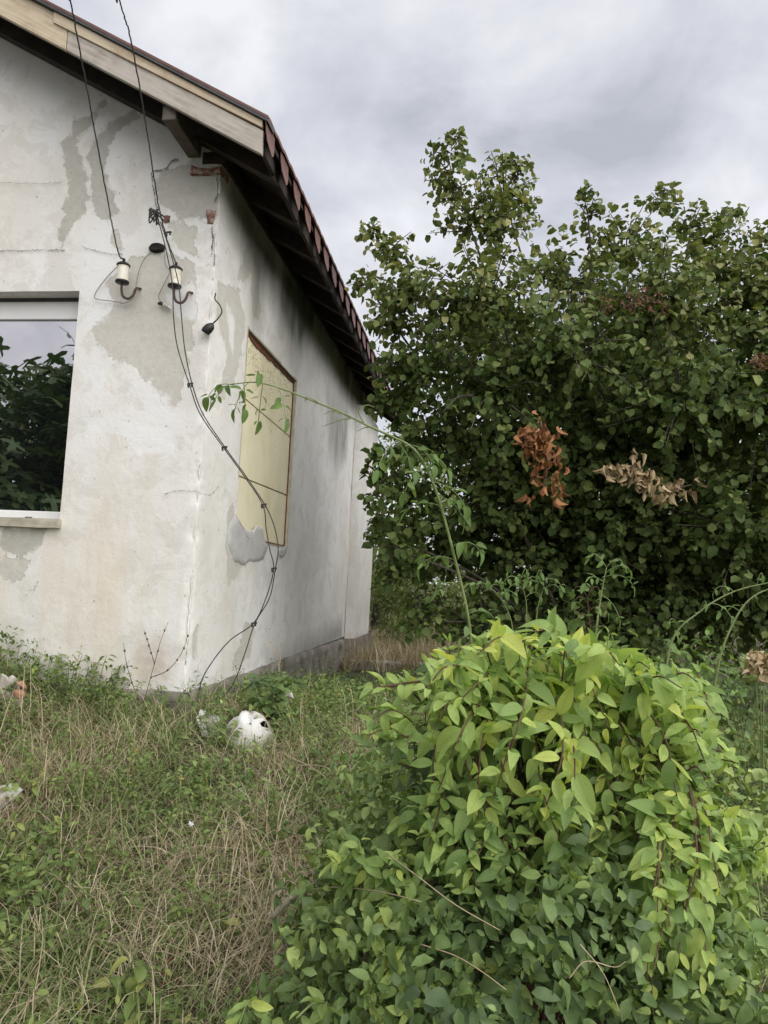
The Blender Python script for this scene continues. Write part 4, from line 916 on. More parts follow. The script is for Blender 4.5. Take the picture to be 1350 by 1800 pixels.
# dark undergrowth under and around the honeysuckle
N = 25000
a_ = rng.uniform(0, 2 * pi, N); h_ = rng.random(N) ** .8; lump = fbm(np.cos(a_) * 2.4 + 7, np.sin(a_) * 2.4 + h_ * 5, 23, 3)
sh = rng.uniform(.74, 1.06, N) * (.6 + .8 * lump)
cs = np.sqrt(1 - h_ ** 2) ** .8
x = .48 + .70 * cs * np.cos(a_) * sh; y = 2.12 + .74 * cs * np.sin(a_) * sh; z = .08 + 1.1 * h_ * sh
x = np.where(x > .48, .48 + (x - .48) * .84, x); x = x - .12 * sstep(.7, .15, z) * (x < .3)
keep = rng.random(N) < np.clip(sstep(.2, .4, fbm(x * 7 + z * 5, y * 7 - z * 6, 29, 2)) + .3, 0, 1) * np.where(sh < .8, .7, 1); x, y, z, a_, h_, cs = (v[keep] for v in (x, y, z, a_, h_, cs)); N = len(x)
z = np.maximum(z, ground_z(x, y) + .01); ps = np.stack([x, y, z], 1)
nn = nrm(np.stack([np.cos(a_) * cs, np.sin(a_) * cs, h_ * .8 + .3], 1)) + rand_dir(N) * .85
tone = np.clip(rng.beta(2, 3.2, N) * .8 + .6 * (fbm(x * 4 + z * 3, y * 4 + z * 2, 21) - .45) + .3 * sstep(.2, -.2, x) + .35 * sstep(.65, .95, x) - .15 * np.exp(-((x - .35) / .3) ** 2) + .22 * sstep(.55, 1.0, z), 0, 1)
sz = np.clip(rng.lognormal(-3.52, .36, N), .012, .055)
und = scatter('undergrowth', T_ov + T_mid + T_ivy[:2], ps, rand_dir(N) * .9 + nn * .2 + [0, 0, -.3], nn + [0, 0, .3], sz, tone, M['under'])
tag(und, 'dark leafy undergrowth of ivy and saplings beneath the honeysuckle', 'undergrowth', kind='stuff')

# ------------------------------------------------------------------ canes of briar rose
def cane(pts, r0, label, leaves, mat='stem_green', size=(.03, .05), name='briar_cane', tone=.5, thorns=True, gap=.05, start=.0):
    line = spline(pts, 50); base = line[0].copy(); c = empty(name, base, label, 'cane', 'briar canes above the honeysuckle')
    rr = np.linspace(r0, r0 * .35, len(line)); MB().tube(line, rr, 7).build('stem', M[mat], c, True)
    if thorns:
        th = MB()
        for i in range(3, len(line) - 2, 2):
            d = nrm(np.cross(line[i + 1] - line[i], rand_dir(1)[0])); th.tube([line[i], line[i] + d * (rr[i] + .004) + [0, 0, -.001], line[i] + d * (rr[i] + .008) + [0, 0, -.004]], [.002, .0012, .0002], 4, False)
        th.build('thorns', M[mat], c)['kind'] = 'stuff'
    st = dict(p=[], d=[], n=[], s=[], r=[])
    for (f, sx, sz, n) in leaves:       # pinnate rose leaves: at fraction f along the cane, image-plane direction (sx, sz)
        q = line[int(f * (len(line) - 1))]; dr = nrm(np.array([sx, rng.uniform(-.5, .3), sz])); ln = .05 + .03 * n / 2
        l_ = bez(q, q + dr * ln * .4 + [0, 0, .01], q + dr * ln * .8, q + dr * ln + [0, 0, -.03], 10); MB().tube(l_, .0012, 4).build('leaf_stalk', M[mat], c, True)
        leafy(l_, ln / (n + .5), size, .35, tone, .35, st); st['p'].append(l_[-1]); st['d'].append(l_[-1] - l_[-3] + np.array([0, 0, -.01])); st['n'].append(np.array([0, -.3, 1.0]) + rand_dir(1)[0] * .3); st['s'].append(size[1]); st['r'].append(tone)
    if st['p']: leaf_objects(T_ov_hi, np.array(st['p']), np.array(st['d']), np.array(st['n']), st['s'], np.array(st['r']), M['rose'], c)
    return c
arch = [(830, 1150, 2.1), (822, 1080, 2.08), (800, 985, 2.05), (775, 890, 2.02), (755, 835, 2.0), (728, 790, 2.0), (690, 768, 2.02), (650, 750, 2.05), (600, 725, 2.08), (550, 705, 2.1), (500, 685, 2.12), (450, 672, 2.14), (405, 676, 2.15)]
cane([P(*a) for a in arch], .0048, 'long thorny green briar cane arching left across the yellow panel',
     [(.10, .7, .2, 2), (.13, -.8, .3, 2), (.18, -.7, .1, 3), (.2, .7, .2, 2), (.26, -.9, .1, 3), (.28, .6, -.2, 2), (.33, .9, -.3, 3), (.36, -.5, -.4, 2), (.40, .8, -.1, 2), (.45, .7, -.3, 2), (.49, -.5, -.6, 3), (.52, .6, -.6, 2),
      (.87, .3, -.6, 2), (.91, -.1, -.7, 2), (.93, .1, .3, 1), (.95, -.3, -.5, 1), (.98, -.6, -.3, 1), (1.0, -.9, -.1, 1), (.965, .2, -.6, 1)], size=(.026, .042))
# bare twiglets on the arching cane
tl = empty('briar_tendril', P(640, 745, 2.05), 'thin leafless green side shoots on the arching briar cane', 'shoot')
for a in ([(560, 708), (545, 700), (530, 698)], [(620, 735), (600, 738), (580, 745), (565, 750)], [(640, 745), (630, 722), (645, 712), (658, 716)], [(600, 728), (585, 722), (570, 728)], [(655, 750), (640, 752), (628, 758)]):
    MB().tube(spline([P(b[0], b[1], 2.06) for b in a], 10), np.linspace(.002, .0007, len(spline([P(b[0], b[1], 2.06) for b in a], 10))), 4).build('shoot', M['stem_green'], tl, True)
cane([P(1045, 1170, 2.2), P(1048, 1110, 2.2), P(1056, 1050, 2.2), P(1066, 998, 2.2)], .0045, 'short upright green briar cane with leaves at its tip', [(.85, -.8, .3, 2), (.9, .8, .1, 2), (.95, .6, .4, 2), (1., -.4, .5, 2), (1.0, .5, .5, 1), (.7, .6, -.4, 1), (.12, .6, .2, 1), (.1, -.6, .2, 1)], size=(.02, .034))
cane([P(1040, 1165, 2.25), P(1038, 1110, 2.25), P(1032, 1050, 2.25)], .0028, 'thin leafy briar shoot left of the short upright cane', [(.2, -.7, .2, 1), (.3, .7, .2, 1), (.45, -.7, .2, 1), (.55, .7, .2, 1), (.7, -.6, .2, 1), (.8, .6, .3, 1), (.9, -.5, .4, 1), (1, .4, .6, 1), (1, -.4, .6, 1)], 'stem_brown', (.018, .03))
cane([P(1165, 1260, 2.4), P(1180, 1130, 2.4), P(1230, 1075, 2.4), P(1290, 1040, 2.4), P(1360, 1022, 2.4)], .0042, 'green briar cane rising to the right edge, the upper of two', [(.35, -.5, .7, 1), (.5, .1, .8, 1), (.6, .8, -.2, 1), (.75, -.6, .3, 1), (.9, .2, .8, 1)], size=(.016, .026))
cane([P(1255, 1210, 2.3), P(1270, 1140, 2.3), P(1300, 1075, 2.3), P(1330, 1045, 2.3), P(1375, 1028, 2.3)], .0042, 'pale bare briar cane bending to the right edge, the lower of two', [(.1, -.7, .3, 2), (.12, .7, -.4, 2), (.2, -.6, .4, 1), (.5, -.9, .4, 1)], size=(.018, .03))
for i, a in enumerate(([(905, 1130), (895, 1080), (870, 1040), (845, 1032)], [(925, 1120), (925, 1060), (915, 1020)], [(940, 1120), (945, 1070), (955, 1030), (940, 1022)])):
    cane([P(b[0], b[1], 2.5) for b in a], .0022, ['thin briar shoot nodding left behind the honeysuckle top', 'thin upright briar shoot behind the honeysuckle top', 'thin briar shoot with small leaves, right of the nodding ones'][i], [(.6, .6, .4, 1), (.75, -.6, .4, 1), (.9, .6, .2, 2), (1, -.6, .2, 2), (1, .2, .6, 1)], 'stem_green', (.018, .03), thorns=False)
# leafy scrub right of the bush
def scrub(px, py, dep, R, n, label, mat, ls, tone, name='shrub', fill=True):
    c = P(px, py, dep); b = np.array([c[0], c[1], float(ground_z(c[0], c[1]))]); t = empty(name, b, label, 'shrub')
    pos = c + rand_dir(n) * (rng.random(n) ** .4)[:, None] * np.array(R); o_ = nrm(pos - c)
    lo_ = rng.random(n) < (.55 if fill else 0); zz = b[2] + (pos[:, 2] - b[2]) * rng.random(n); pos[lo_, 2] = zz[lo_]
    for k in range(3): e_ = c + rand_dir(1)[0] * np.array(R) * .7; MB().tube(spline([b, (b + e_) / 2 + [0, 0, .05], e_], 8), .003, 5).build('stem', M['stem_green'], t, True)
    scatter('foliage', T_ov + T_ivy, pos, rand_dir(n) + o_ * .4, o_ * .5 + [0, -.2, .8] + rand_dir(n) * .5, rng.uniform(.6, 1.2, n) * ls, np.clip(rng.normal(tone, .2, n), 0, 1), mat, t)['kind'] = 'stuff'
scrub(1230, 1180, 2.6, (.17, .15, .14), 380, 'leafy young shrub behind the right end of the honeysuckle', M['rose'], .035, .45)
scrub(1330, 1215, 3.6, (.28, .3, .14), 500, 'small dark shrub low at the right edge under the hazel', M['under'], .05, .5)
scrub(1340, 1172, 3.4, (.09, .09, .07), 260, 'pale tan withered flower head at the right edge', M['dead2'], .038, .75, 'withered_shrub', False)
scrub(655, 1360, 3.0, (.20, .2, .12), 420, 'light green sapling left of the honeysuckle', M['rose'], .035, .6, 'sapling')
scrub(690, 1300, 2.6, (.10, .1, .10), 160, 'small pale sapling under the left honeysuckle arm', M['rose'], .03, .7, 'sapling')

# ------------------------------------------------------------------ meadow: grass, dry grass, weeds
BASIN = P(437, 1310, 4.22)
def clear(x, y): return (np.hypot((x - BASIN[0] + .05) / .30, (y - BASIN[1] + .22) / .30) < 1)      # trodden spot round the white rubbish
def in_house(x, y):
    r = np.stack([x - CORNER[0], y - CORNER[1]], -1); u = r @ G_[:2]; t = r @ S_[:2]; return (u > -.02) & (t > -.02) & (t < 7.2)
def blades(name, n, x0, x1, y0, y1, ln, wd, mat, label, dens=None, lean=.9, dry=False, seed=0, ylaw=1.0, lift=0):
    tn = max(1, n // 22); cx = rng.uniform(x0, x1, tn); cy = y0 + (y1 - y0) * rng.random(tn) ** ylaw; ti = rng.integers(0, tn, n); ts_ = rng.uniform(.4, 1.5, tn)[ti]
    x = cx[ti] + rng.normal(0, .045, n) * ts_; y = cy[ti] + rng.normal(0, .045, n) * ts_; taz = np.arctan2(y - cy[ti], x - cx[ti])
    k = ~in_house(x, y)
    if dens is not None: k &= rng.random(n) < dens(x, y)
    k &= (np.abs(x) < y * .62 + .35) & (~clear(x, y) | (rng.random(n) < .35))
    x, y, taz, ts_ = x[k], y[k], taz[k], ts_[k]; n = len(x); z = ground_z(x, y) + rng.uniform(-.01, lift + .001, n)
    L = rng.uniform(*ln, n) * (.3 + 1.4 * fbm(x * 2.6, y * 2.6, 40 + seed, 3)); w = rng.uniform(*wd, n)
    L = L * (.6 + .45 * ts_); az = taz + rng.normal(0, .8, n); le = np.clip(rng.normal(lean, .45, n), .05, 2.1)
    dh = np.stack([np.cos(az), np.sin(az), 0 * az], 1); sd_ = np.stack([-np.sin(az), np.cos(az), 0 * az], 1)
    pts = [np.stack([x, y, z], 1)]; th = rng.uniform(0, .35 if name == 'path_grass' else 1.15, n)
    kink = rng.normal(0, .35, (n, 4))
    for s in range(3):
        th = np.clip(th + le / 2.5 + (kink[:, s] if dry else 0), -.3, 2.3); step = (L / 3)[:, None]
        pts.append(pts[-1] + step * (np.cos(th)[:, None] * np.array([0, 0, 1.0]) + np.sin(th)[:, None] * dh))
    V = np.zeros((n, 8, 3)); ws = [.7, 1, .75, .12]
    for s in range(4):
        V[:, 2 * s] = pts[s] - sd_ * (w * ws[s] * .5)[:, None]; V[:, 2 * s + 1] = pts[s] + sd_ * (w * ws[s] * .5)[:, None]
    V[..., 2] = np.maximum(V[..., 2], ground_z(V[..., 0], V[..., 1]) + .004)
    F = np.array([[2 * s, 2 * s + 1, 2 * s + 3, 2 * s + 2] for s in range(3)])[None] + (np.arange(n) * 8)[:, None, None]
    r = np.clip(rng.beta(2, 2, n) * .8 - .15 + .25 * ts_ + .5 * (fbm(x * 2.5, y * 2.5, 48 + seed) - .4), 0, 1)
    o = link_mesh(name, np_mesh(name, V.reshape(-1, 3), F.reshape(-1, 4), {'rnd': np.repeat(r, 8), 'luv': np.zeros((n * 8, 3))}), mat)
    return tag(o, label, 'grass', kind='stuff')
def dryness(x, y): return np.clip(sstep(.40, .60, fbm(x * 2.1 + 5, y * 2.3 + 2, 60)) * .85 + .15 * sstep(3.6, 2.6, y) * sstep(1.7, 2.4, y), 0, 1) * sstep(.4, -.1, x - .1)
blades('grass', 90000, -3.4, 3.2, 1.3, 7.0, (.10, .34), (.002, .0065), M['grass'], 'tangled green grass covering the slope before the house', lambda x, y: (1 - .6 * dryness(x, y)) * np.where(x > .3, .55, 1), 1.6, seed=1, ylaw=1.1, lift=.05)
blades('dry_grass', 98000, -3.0, 1.2, 1.3, 5.2, (.08, .30), (.0014, .0038), M['straw'], 'matted straw coloured dry grass lying on the slope', lambda x, y: .12 + .88 * dryness(x, y), 1.75, True, 2, 1.1, .13)
blades('path_grass', 9000, -.4, 1.6, 9.4, 15.5, (.18, .42), (.006, .012), M['straw'], 'tall dry grass on the path behind the house', None, .5, True, 3)
def weeds(name, n, x0, x1, y0, y1, h, size, mat, label, dens, tone=0, tm=T_small + T_mid):
    x = rng.uniform(x0, x1, n); y = rng.uniform(y0, y1, n); k = ~in_house(x, y) & (~clear(x, y) | (rng.random(n) < .12)) & (rng.random(n) < dens(x, y)) & (np.abs(x) < y * .62 + .3); x, y = x[k], y[k]; n = len(x)
    hh = h * (.25 + 1.3 * sstep(.35, .7, fbm(x * 2.6, y * 2.6, 66))); z = ground_z(x, y) + hh * rng.random(n) ** .7
    o = scatter(name, tm, np.stack([x, y, z], 1), rand_dir(n) + [0, 0, -.1], rand_dir(n) * .5 + [0, -.25, .9], rng.uniform(*size, n), np.clip(rng.beta(2, 3, n) + tone + .3 * (fbm(x * 1.8, y * 1.8, 67) - .5), 0, 1), mat)
    return tag(o, label, 'weeds', kind='stuff')
weeds('low_weeds', 38000, -3.4, 3.4, 1.3, 7.5, .20, (.010, .034), M['weed'], 'low broad leaved weeds scattered through the grass', lambda x, y: np.clip(sstep(.42, .62, fbm(x * 2 + 8, y * 2, 70)) + .2 + .5 * sstep(.3, .9, x) + .7 * sstep(2.5, 1.8, y), 0, 1))
weeds('slope_weeds', 11000, -2.4, .1, 1.3, 3.0, .15, (.02, .048), M['weed'], 'taller leafy weeds in patches at the foot of the slope', lambda x, y: np.clip(sstep(.48, .62, fbm(x * 2.4 + 3, y * 2.4 + 1, 73)) + .5 * sstep(2.1, 1.7, y), 0, 1), .1, T_ov)
weeds('wall_weeds', 9000, -3.4, -1.2, 4.0, 5.0, .30, (.02, .045), M['weed'], 'leafy green weeds growing along the gable wall', lambda x, y: sstep(-1.55, -1.9, x) * .8 + .08, -.05, T_ov)
weeds('meadow_weeds', 18000, .7, 3.4, 1.6, 6.0, .34, (.014, .036), M['weed'], 'light green meadow weeds right of the honeysuckle', lambda x, y: np.clip(sstep(.75, 1.05, x) * sstep(6, 4, y), 0, 1), .16)
weeds('shade_weeds', 9000, -1.0, 2.0, 3.4, 9.0, .08, (.02, .045), M['under'], 'dark green ground cover in the shade between house and hazel', lambda x, y: np.clip(sstep(-1.0, -.4, x), 0, 1), .15)

def clump_plant(px, py, dep, R, n, h, label, mat, ls, tone, name, cat='weed', stems=7, tm=None):
    c = P(px, py, dep); b = np.array([c[0], c[1], float(ground_z(c[0], c[1]))]); t = empty(name, b, label, cat); ps, ds, ns = [], [], []
    for k in range(stems):
        e_ = b + np.array([rng.uniform(-R, R), rng.uniform(-R, R), h * rng.uniform(.55, 1.05)]); l_ = spline([b, (b + e_) / 2 + [0, 0, h * .12], e_], 10)
        MB().tube(l_, np.linspace(.004, .0015, len(l_)), 5).build('stem', M['stem_green'], t, True)
        for j in range(n // stems):
            q = l_[rng.integers(2, len(l_))]; o_ = rand_dir(1)[0] * [1, 1, .4]; ps.append(q + o_ * .015); ds.append(o_ + [0, 0, .05]); ns.append(np.array([0, -.2, 1]) + rand_dir(1)[0] * .4)
    leaf_objects(tm or T_ov_hi, np.array(ps), ds, ns, rng.uniform(.7, 1.2, len(ps)) * ls, np.clip(rng.normal(tone, .18, len(ps)), 0, 1), mat, t)
clump_plant(480, 1245, 4.45, .2, 130, .42, 'dark green ivy plant climbing at the plinth near the house corner', M['under'], .07, .5, 'ivy_plant', 'ivy', 8, T_ivy)
clump_plant(400, 1300, 4.12, .12, 40, .17, 'low green weed in front of the white basin', M['weed'], .04, .5, 'weed_plant')
clump_plant(455, 1270, 4.3, .13, 40, .2, 'bright green weed beside the white plastic piece', M['weed'], .05, .7, 'weed_plant')
clump_plant(345, 1235, 4.4, .16, 40, .24, 'dark leafy weed at the foot of the hanging cable', M['under'], .05, .4, 'weed_plant')
clump_plant(45, 1440, 3.2, .12, 34, .22, 'light green leafy weed near the left edge by the foam slab', M['weed'], .06, .75, 'weed_plant')
clump_plant(215, 1700, 2.2, .07, 26, .22, 'light green weed in the lower left dry grass', M['weed'], .05, .75, 'weed_plant')
clump_plant(240, 1770, 2.05, .06, 16, .16, 'broad leaved green weed at the lower edge', M['weed'], .06, .65, 'weed_plant')
clump_plant(410, 1600, 2.5, .07, 20, .13, 'small yellow green weed in the middle of the slope', M['weed'], .05, .85, 'weed_plant')
clump_plant(30, 1790, 2.0, .12, 40, .16, 'rusty orange withered weed in the lower left corner', M['dead3'], .04, .6, 'withered_weed')
clump_plant(300, 1650, 2.3, .08, 24, .16, 'small brown withered weed on the dry slope', M['dead3'], .03, .1, 'withered_weed')
for i, (a, b, d_, h_, tn) in enumerate(((560, 1350, 3.7, .26, .75), (610, 1310, 3.9, .24, .5), (525, 1300, 4.0, .30, .6), (590, 1420, 3.1, .22, .55), (300, 1320, 3.9, .22, .5), (150, 1390, 3.3, .24, .55), (430, 1480, 2.8, .18, .7), (90, 1620, 2.4, .16, .6), (330, 1560, 2.5, .15, .5), (480, 1720, 2.1, .18, .5), (150, 1740, 2.1, .16, .6))):
    clump_plant(a, b, d_, .13, 44, h_, ['yellow green weed at the start of the shaded alley', 'green weed in the alley, farther back than the yellow green one', 'tall weed by the side wall, right of the ivy', 'weed at the left foot of the sapling', 'green weed in the grass straight below the dry stems', 'weed in the grass right of the foam slab', 'low yellow green weed in the centre of the slope', 'low weed among dry grass near the left edge', 'low weed below the white flower', 'weed at the bottom, left of the honeysuckle shoots', 'weed near the bottom left corner'][i], M['weed'], .034, tn, 'weed_plant', 'weed', 8, T_ov)
for i, (a, b) in enumerate(((120, 1170), (20, 1175), (75, 1185), (165, 1185), (185, 1215))):
    clump_plant(a, b + 50, 4.55, .2, 110, [.36, .32, .30, .36, .28][i], ['tallest green weed clump against the gable wall', 'green weed clump at the left edge by the wall', 'green weed clump behind the rubble', 'green weed clump right of the tallest one at the wall', 'dark weed clump at the right end of the wall weeds'][i], M['weed'], .042, [.5, .4, .45, .35, .2][i], 'weed_plant', 'weed', 10, T_ov)

# tangled weeds: thin leaning stems set with small leaves
def tangle(name, n, x0, x1, y0, y1, hgt, label, dens, ls, mat, tone):
    x = rng.uniform(x0, x1, n); y = rng.uniform(y0, y1, n); k = ~in_house(x, y) & (~clear(x, y) | (rng.random(n) < .12)) & (rng.random(n) < dens(x, y)) & (np.abs(x) < y * .62 + .3); x, y = x[k], y[k]; n = len(x)
    z = ground_z(x, y); az = rng.uniform(0, 2 * pi, n); h = hgt * rng.uniform(.5, 1.15, n) * (.5 + fbm(x * 2, y * 2, 87)); ln = rng.uniform(.1, .9, n) * h
    b = np.stack([x, y, z], 1); top = b + np.stack([np.cos(az) * ln, np.sin(az) * ln, h], 1); mid = (b + top) / 2 + np.stack([0 * x, 0 * x, h * .22], 1)
    m = 14; ps, ds, ns, rs = [], [], [], []; st = MB(); base_t = np.clip(tone + .5 * (fbm(x * 1.9, y * 1.9, 88) - .5) + rng.normal(0, .12, n), 0, 1)
    fs = np.linspace(0, 1, 6)[:, None]
    V = []; side = np.stack([-np.sin(az), np.cos(az), 0 * az], 1) * .0016
    for f in fs[:, 0]:
        q = (1 - f) ** 2 * b + 2 * f * (1 - f) * mid + f * f * top; V += [q - side, q + side]
    V = np.stack(V, 1); F = np.array([[2 * i, 2 * i + 1, 2 * i + 3, 2 * i + 2] for i in range(5)])[None] + (np.arange(n) * 12)[:, None, None]
    for j in range(m):
        f = rng.uniform(.2, 1, n)[:, None]; q = (1 - f) ** 2 * b + 2 * f * (1 - f) * mid + f * f * top; d = rand_dir(n) * [1, 1, .5]
        ps.append(q + d * .006); ds.append(d + [0, 0, .05]); ns.append(np.array([0, -.2, 1.0]) + rand_dir(n) * .5); rs.append(np.clip(base_t + rng.normal(0, .12, n), 0, 1))
    o = scatter(name, T_mid, np.vstack(ps), np.vstack(ds), np.vstack(ns), rng.uniform(.6, 1.25, n * m) * ls, np.concatenate(rs), mat)
    tag(o, label, 'weeds', kind='stuff')
    s_ = link_mesh('stems', np_mesh('stems', V.reshape(-1, 3), F.reshape(-1, 4), {'rnd': np.repeat(base_t, 12), 'luv': np.zeros((n * 12, 3))}), M['weed'], o); s_['kind'] = 'stuff'
tangle('tangled_weeds', 2100, -2.8, .3, 1.4, 5.2, .26, 'tangled leaning weeds with small leaves all over the slope', lambda x, y: np.clip(.2 + .9 * sstep(.42, .6, fbm(x * 1.8 + 2, y * 1.8 + 7, 90)), 0, 1) * (.45 + .55 * sstep(2.4, 3.2, y)), .026, M['weed'], .42)
tangle('alley_weeds', 900, -.9, .5, 3.0, 6.0, .19, 'leafy weeds standing at the mouth of the alley between house and hazel', lambda x, y: .8 + 0 * x, .030, M['under'], .6)
# dry stems against the wall
def dry_plant(px_lines, dep, label, r=.003, mat='twig', nodes=True, name='dry_weed_stem'):
    l0 = px_lines[0]; b = P(*l0[0], dep); t = empty(name, (b[0], b[1], float(ground_z(b[0], b[1]))), label, 'dry stem')
    for i, l_ in enumerate(px_lines):
        pts = [P(a, c, dep) for a, c in l_]
        if i == 0: pts = [np.array([pts[0][0], pts[0][1], float(ground_z(pts[0][0], pts[0][1])) - .02])] + pts
        s_ = spline(pts, 20); MB().tube(s_, np.linspace(r, r * .4, len(s_)), 5).build('stem', M[mat], t, True)
        if nodes:
            for q in s_[6::4]: MB().tube([q - [0, 0, .006], q + rand_dir(1)[0] * .004, q + [0.002, 0, .008]], [r * 1.2, r * 2.4, r * .8], 5).build('seed_head', M[mat], t, True)
dry_plant([[(252, 1240), (258, 1215), (272, 1165), (283, 1125), (296, 1093)], [(268, 1190), (295, 1178), (318, 1150), (330, 1118)], [(272, 1168), (262, 1135), (253, 1108)]], 4.55, 'tall branched dry weed stem standing against the gable wall')
dry_plant([[(244, 1235), (232, 1200), (222, 1165), (217, 1130)]], 4.5, 'single bent dry stem with dark seed heads left of the branched one', .0035)
dry_plant([[(490, 1170), (478, 1140), (473, 1105)]], 4.7, 'thin upright flower spike by the side wall, the left one', .002, 'stalk'); dry_plant([[(492, 1165), (495, 1120), (496, 1088)]], 4.75, 'thin upright flower spike by the side wall, the right one', .002, 'stalk')
dry_plant([[(140, 1185), (138, 1160), (143, 1135)], [(138, 1165), (128, 1150)]], 4.5, 'small grey seed stem among the weeds by the wall', .0025, 'stalk')
def stalk(pts, r, label, mat='stalk', name='dry_stalk'):
    l_ = spline([P(*p) for p in pts], 24); tag(MB().tube(l_, np.linspace(r, r * .5, len(l_)), 5).build(name, M[mat], None, True), label, 'stalk')
stalk([(528, 1570, 2.06), (560, 1562, 1.95), (600, 1560, 1.82), (670, 1568, 1.55), (740, 1585, 1.42)], .0022, 'long pale dry stalk lying across toward the honeysuckle')
stalk([(680, 1500, 1.6), (740, 1545, 1.45), (800, 1590, 1.36), (878, 1635, 1.32)], .0016, 'thin dry stalk slanting down over the dark undergrowth')
stalk([(740, 1660, 1.4), (800, 1680, 1.34), (850, 1710, 1.3), (890, 1740, 1.28)], .0013, 'short thin dry stalk low in the undergrowth')
stalk([(485, 1420, 3.3), (483, 1360, 3.3), (481, 1300, 3.3)], .0032, 'upright straw stalk left of the path'); stalk([(505, 1330, 3.3), (540, 1345, 3.25), (570, 1365, 3.2), (580, 1390, 3.2)], .0026, 'bent straw stalk drooping right near the path')
stalk([(520, 1345, 3.2), (575, 1350, 3.1), (590, 1390, 3.1), (597, 1460, 3.1)], .0026, 'bent straw stalk falling toward the sapling'); stalk([(180, 1480, 2.9), (205, 1430, 2.9), (225, 1385, 2.9)], .0026, 'straw stalk leaning right on the grassy slope')
stalk([(1000, 1720, 1.32), (1030, 1690, 1.32), (1080, 1700, 1.31), (1100, 1690, 1.31)], .0013, 'thin dry stalk between leaves at the lower right'); stalk([(1020, 1660, 1.33), (1060, 1710, 1.31), (1090, 1780, 1.29)], .0013, 'thin dry stalk crossing another at the lower right')
fx = spline([P(480, 1612, 2.12), P(495, 1595, 2.1), P(510, 1580, 2.08), P(530, 1568, 2.06)], 20); tag(MB().tube(fx, .006 + .004 * np.sin(np.linspace(0, pi, len(fx))) + .0015 * np.array([vnoise(i * 1.3, 2, 5) for i in range(len(fx))]), 8).build('dry_seed_head', simple('seed head', [(.3, (.36, .31, .22)), (.7, (.55, .50, .40))], 90, .95, .9, .006), None, True), 'thick pale dry seed head lying on the slope', 'seed head')
# small white flower
fl = P(336, 1448, 2.75); f_ = empty('white_flower', fl, 'tiny white flower in the middle of the grass', 'flower')
leaf_objects(T_ov_hi, np.repeat(fl[None], 6, 0), [np.array([cos(a), -.4, sin(a)]) for a in np.arange(6) * pi / 3], [np.array([0, -1, .5])] * 6, [.011] * 6, np.full(6, .5), M['flower'], f_, 'petal')
MB().tube(spline([fl, fl + [0, .02, -.08], [fl[0], fl[1] + .03, float(ground_z(fl[0], fl[1] + .03))]], 8), .0015, 4).build('stem', M['stem_green'], f_, True)

# ------------------------------------------------------------------ rubbish and rubble
def chunk(name, c, R, mat, label, cat, seed, group=None, squash=(1, 1, .7)):
    import bmesh
    bm = bmesh.new(); bmesh.ops.create_icosphere(bm, subdivisions=3, radius=1)
    cuts = [nrm(np.random.default_rng(seed * 7 + i).normal(size=3)) for i in range(7)]
    for v in bm.verts:
        p = np.array(v.co)
        for cdir in cuts:
            e_ = p @ cdir - .48
            if e_ > 0: p = p - cdir * e_
        p = p * (1 + .12 * (fbm(p[0] * 2 + seed, p[1] * 2 + p[2], seed) - .5)) * R * np.array(squash); v.co = p
    me = bpy.data.meshes.new(name); bm.to_mesh(me); bm.free(); o = link_mesh(name, me, mat); o.location = Vector(c); o.rotation_euler = (seed * 1.3, seed * .7, seed * 2.1); return tag(o, label, cat, group)
for i, (a, b, r, lb) in enumerate(((4, 1205, .075, 'topmost pale plaster chunk of the rubble heap at the left edge'), (25, 1200, .05, 'small pale plaster chunk left of the orange brick pieces'), (10, 1238, .10, 'largest pale plaster chunk in the rubble heap at the left edge'), (30, 1236, .05, 'small pale plaster chunk under the orange brick pieces'), (-15, 1225, .09, 'plaster chunk of the rubble heap cut by the left edge of the photo'), (22, 1262, .07, 'lowest pale plaster chunk of the rubble heap'))):
    q = P(a, b, 4.35); chunk('rubble_chunk', q, r, M['rubble'], lb, 'rubble', i + 1, 'plaster chunks of the rubble heap')
chunk('broken_brick', P(38, 1203, 4.3), .045, M['rubble_red'], 'upper orange brick piece at the right of the rubble', 'brick', 31); chunk('broken_brick', P(36, 1218, 4.28), .038, M['rubble_red'], 'lower orange brick piece at the right of the rubble', 'brick', 33)
hpz = empty('rubble_mound', P(0, 1262, 4.4), None); bpy.data.objects.remove(hpz)
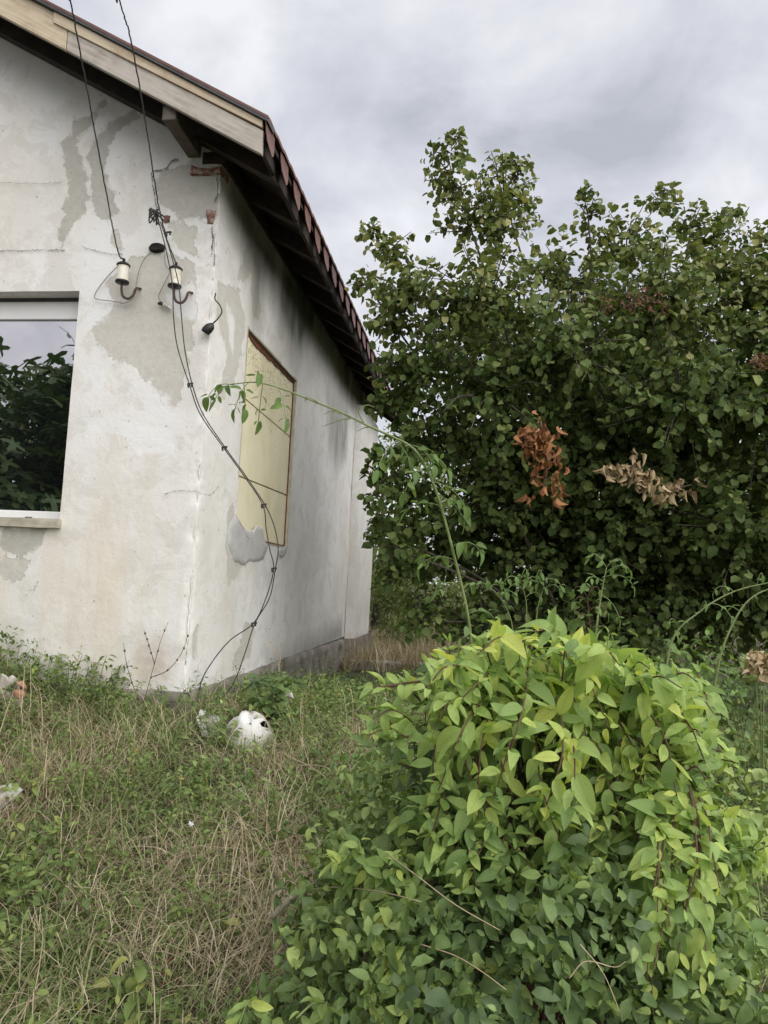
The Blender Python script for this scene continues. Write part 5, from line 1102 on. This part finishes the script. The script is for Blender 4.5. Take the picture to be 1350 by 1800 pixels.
# white plastic shells by the corner
def shell(name, c, R, label, hole=False, seed=1, az=0):
    V, F = [], []; n, m = 22, 9
    for j in range(m):
        ph = (j / (m - 1)) * pi * .5
        for i in range(n):
            a = 2 * pi * i / n; rr = sin(ph) * (1 + .18 * (fbm(cos(a) * 1.5 + 4, sin(a) * 1.5 + seed, 3) - .5)); V.append(c + np.array([R[0] * rr * cos(a), R[1] * rr * sin(a), R[2] * cos(ph) ** .8 + .09 * (fbm(cos(a) * 2 + 7, sin(a) * 2 + ph * 3, seed) - .5)]))
    for j in range(m - 1):
        for i in range(n):
            if hole and j == 4 and i in (19, 20): continue
            F.append([j * n + i, j * n + (i + 1) % n, (j + 1) * n + (i + 1) % n, (j + 1) * n + i])
    me = bpy.data.meshes.new(name); me.from_pydata([tuple(v) for v in V], [], F); me.polygons.foreach_set('use_smooth', np.ones(len(F), bool)); o = link_mesh(name, me, M['white_plastic'])
    md = o.modifiers.new('thick', 'SOLIDIFY'); md.thickness = .006; return tag(o, label, 'plastic piece')
q = P(437, 1310, 4.22); shell('broken_plastic_basin', q, (.14, .13, .17), 'upturned white plastic basin with a hole, at the foot of the house corner', True, 3)
def slab(name, pts, dep, th_, label, mat, cat):
    tag(MB().prism([P(a, b, d) for (a, b), d in zip(pts, dep)], np.array([.02, th_, -.01])).build(name, mat, None, bevel=.004), label, cat)
slab('foam_sheet', [(345, 1262), (352, 1246), (378, 1256), (384, 1272), (376, 1292), (356, 1300)], [4.3, 4.35, 4.35, 4.3, 4.25, 4.25], .02, 'torn white foam sheet beside the white basin', M['white_plastic'], 'foam sheet')
slab('white_fragment', [(488, 1212), (496, 1206), (508, 1214), (512, 1226), (500, 1224)], [4.7] * 5, .015, 'small white fragment among the ivy by the side wall', M['white_plastic'], 'fragment')
slab('foam_slab', [(-30, 1392), (14, 1376), (28, 1388), (5, 1408), (-25, 1432)], [3.15, 3.2, 3.15, 3.1, 3.05], .03, 'white foam slab half buried in grass at the left edge', M['white_plastic'], 'foam slab')
# stone kerb and slabs of the path behind the house
for i, (x_, y_, a_, sx, sy, sz) in enumerate(((.15, 9.9, .1, 1.1, .35, .16), (.75, 10.6, -.2, .9, .4, .15), (.3, 12.4, .05, 1.3, .35, .17), (.9, 9.5, .4, .7, .45, .14))):
    o = MB().box((0, 0, 0), (sx, 0, 0), (0, sy, 0), (0, 0, sz)).build('paving_slab', M['slab'], None, bevel=.02); o.location = (x_, y_, float(ground_z(x_, y_)) + .04); o.rotation_euler = (.04 * (i - 1), .03, a_)
    tag(o, ['nearest long grey paving slab at the end of the house', 'tilted grey paving slab beyond the nearest one', 'farthest grey kerb slab in the dry grass', 'small grey slab under the hazel edge'][i], 'paving slab', 'slabs of the path behind the house')
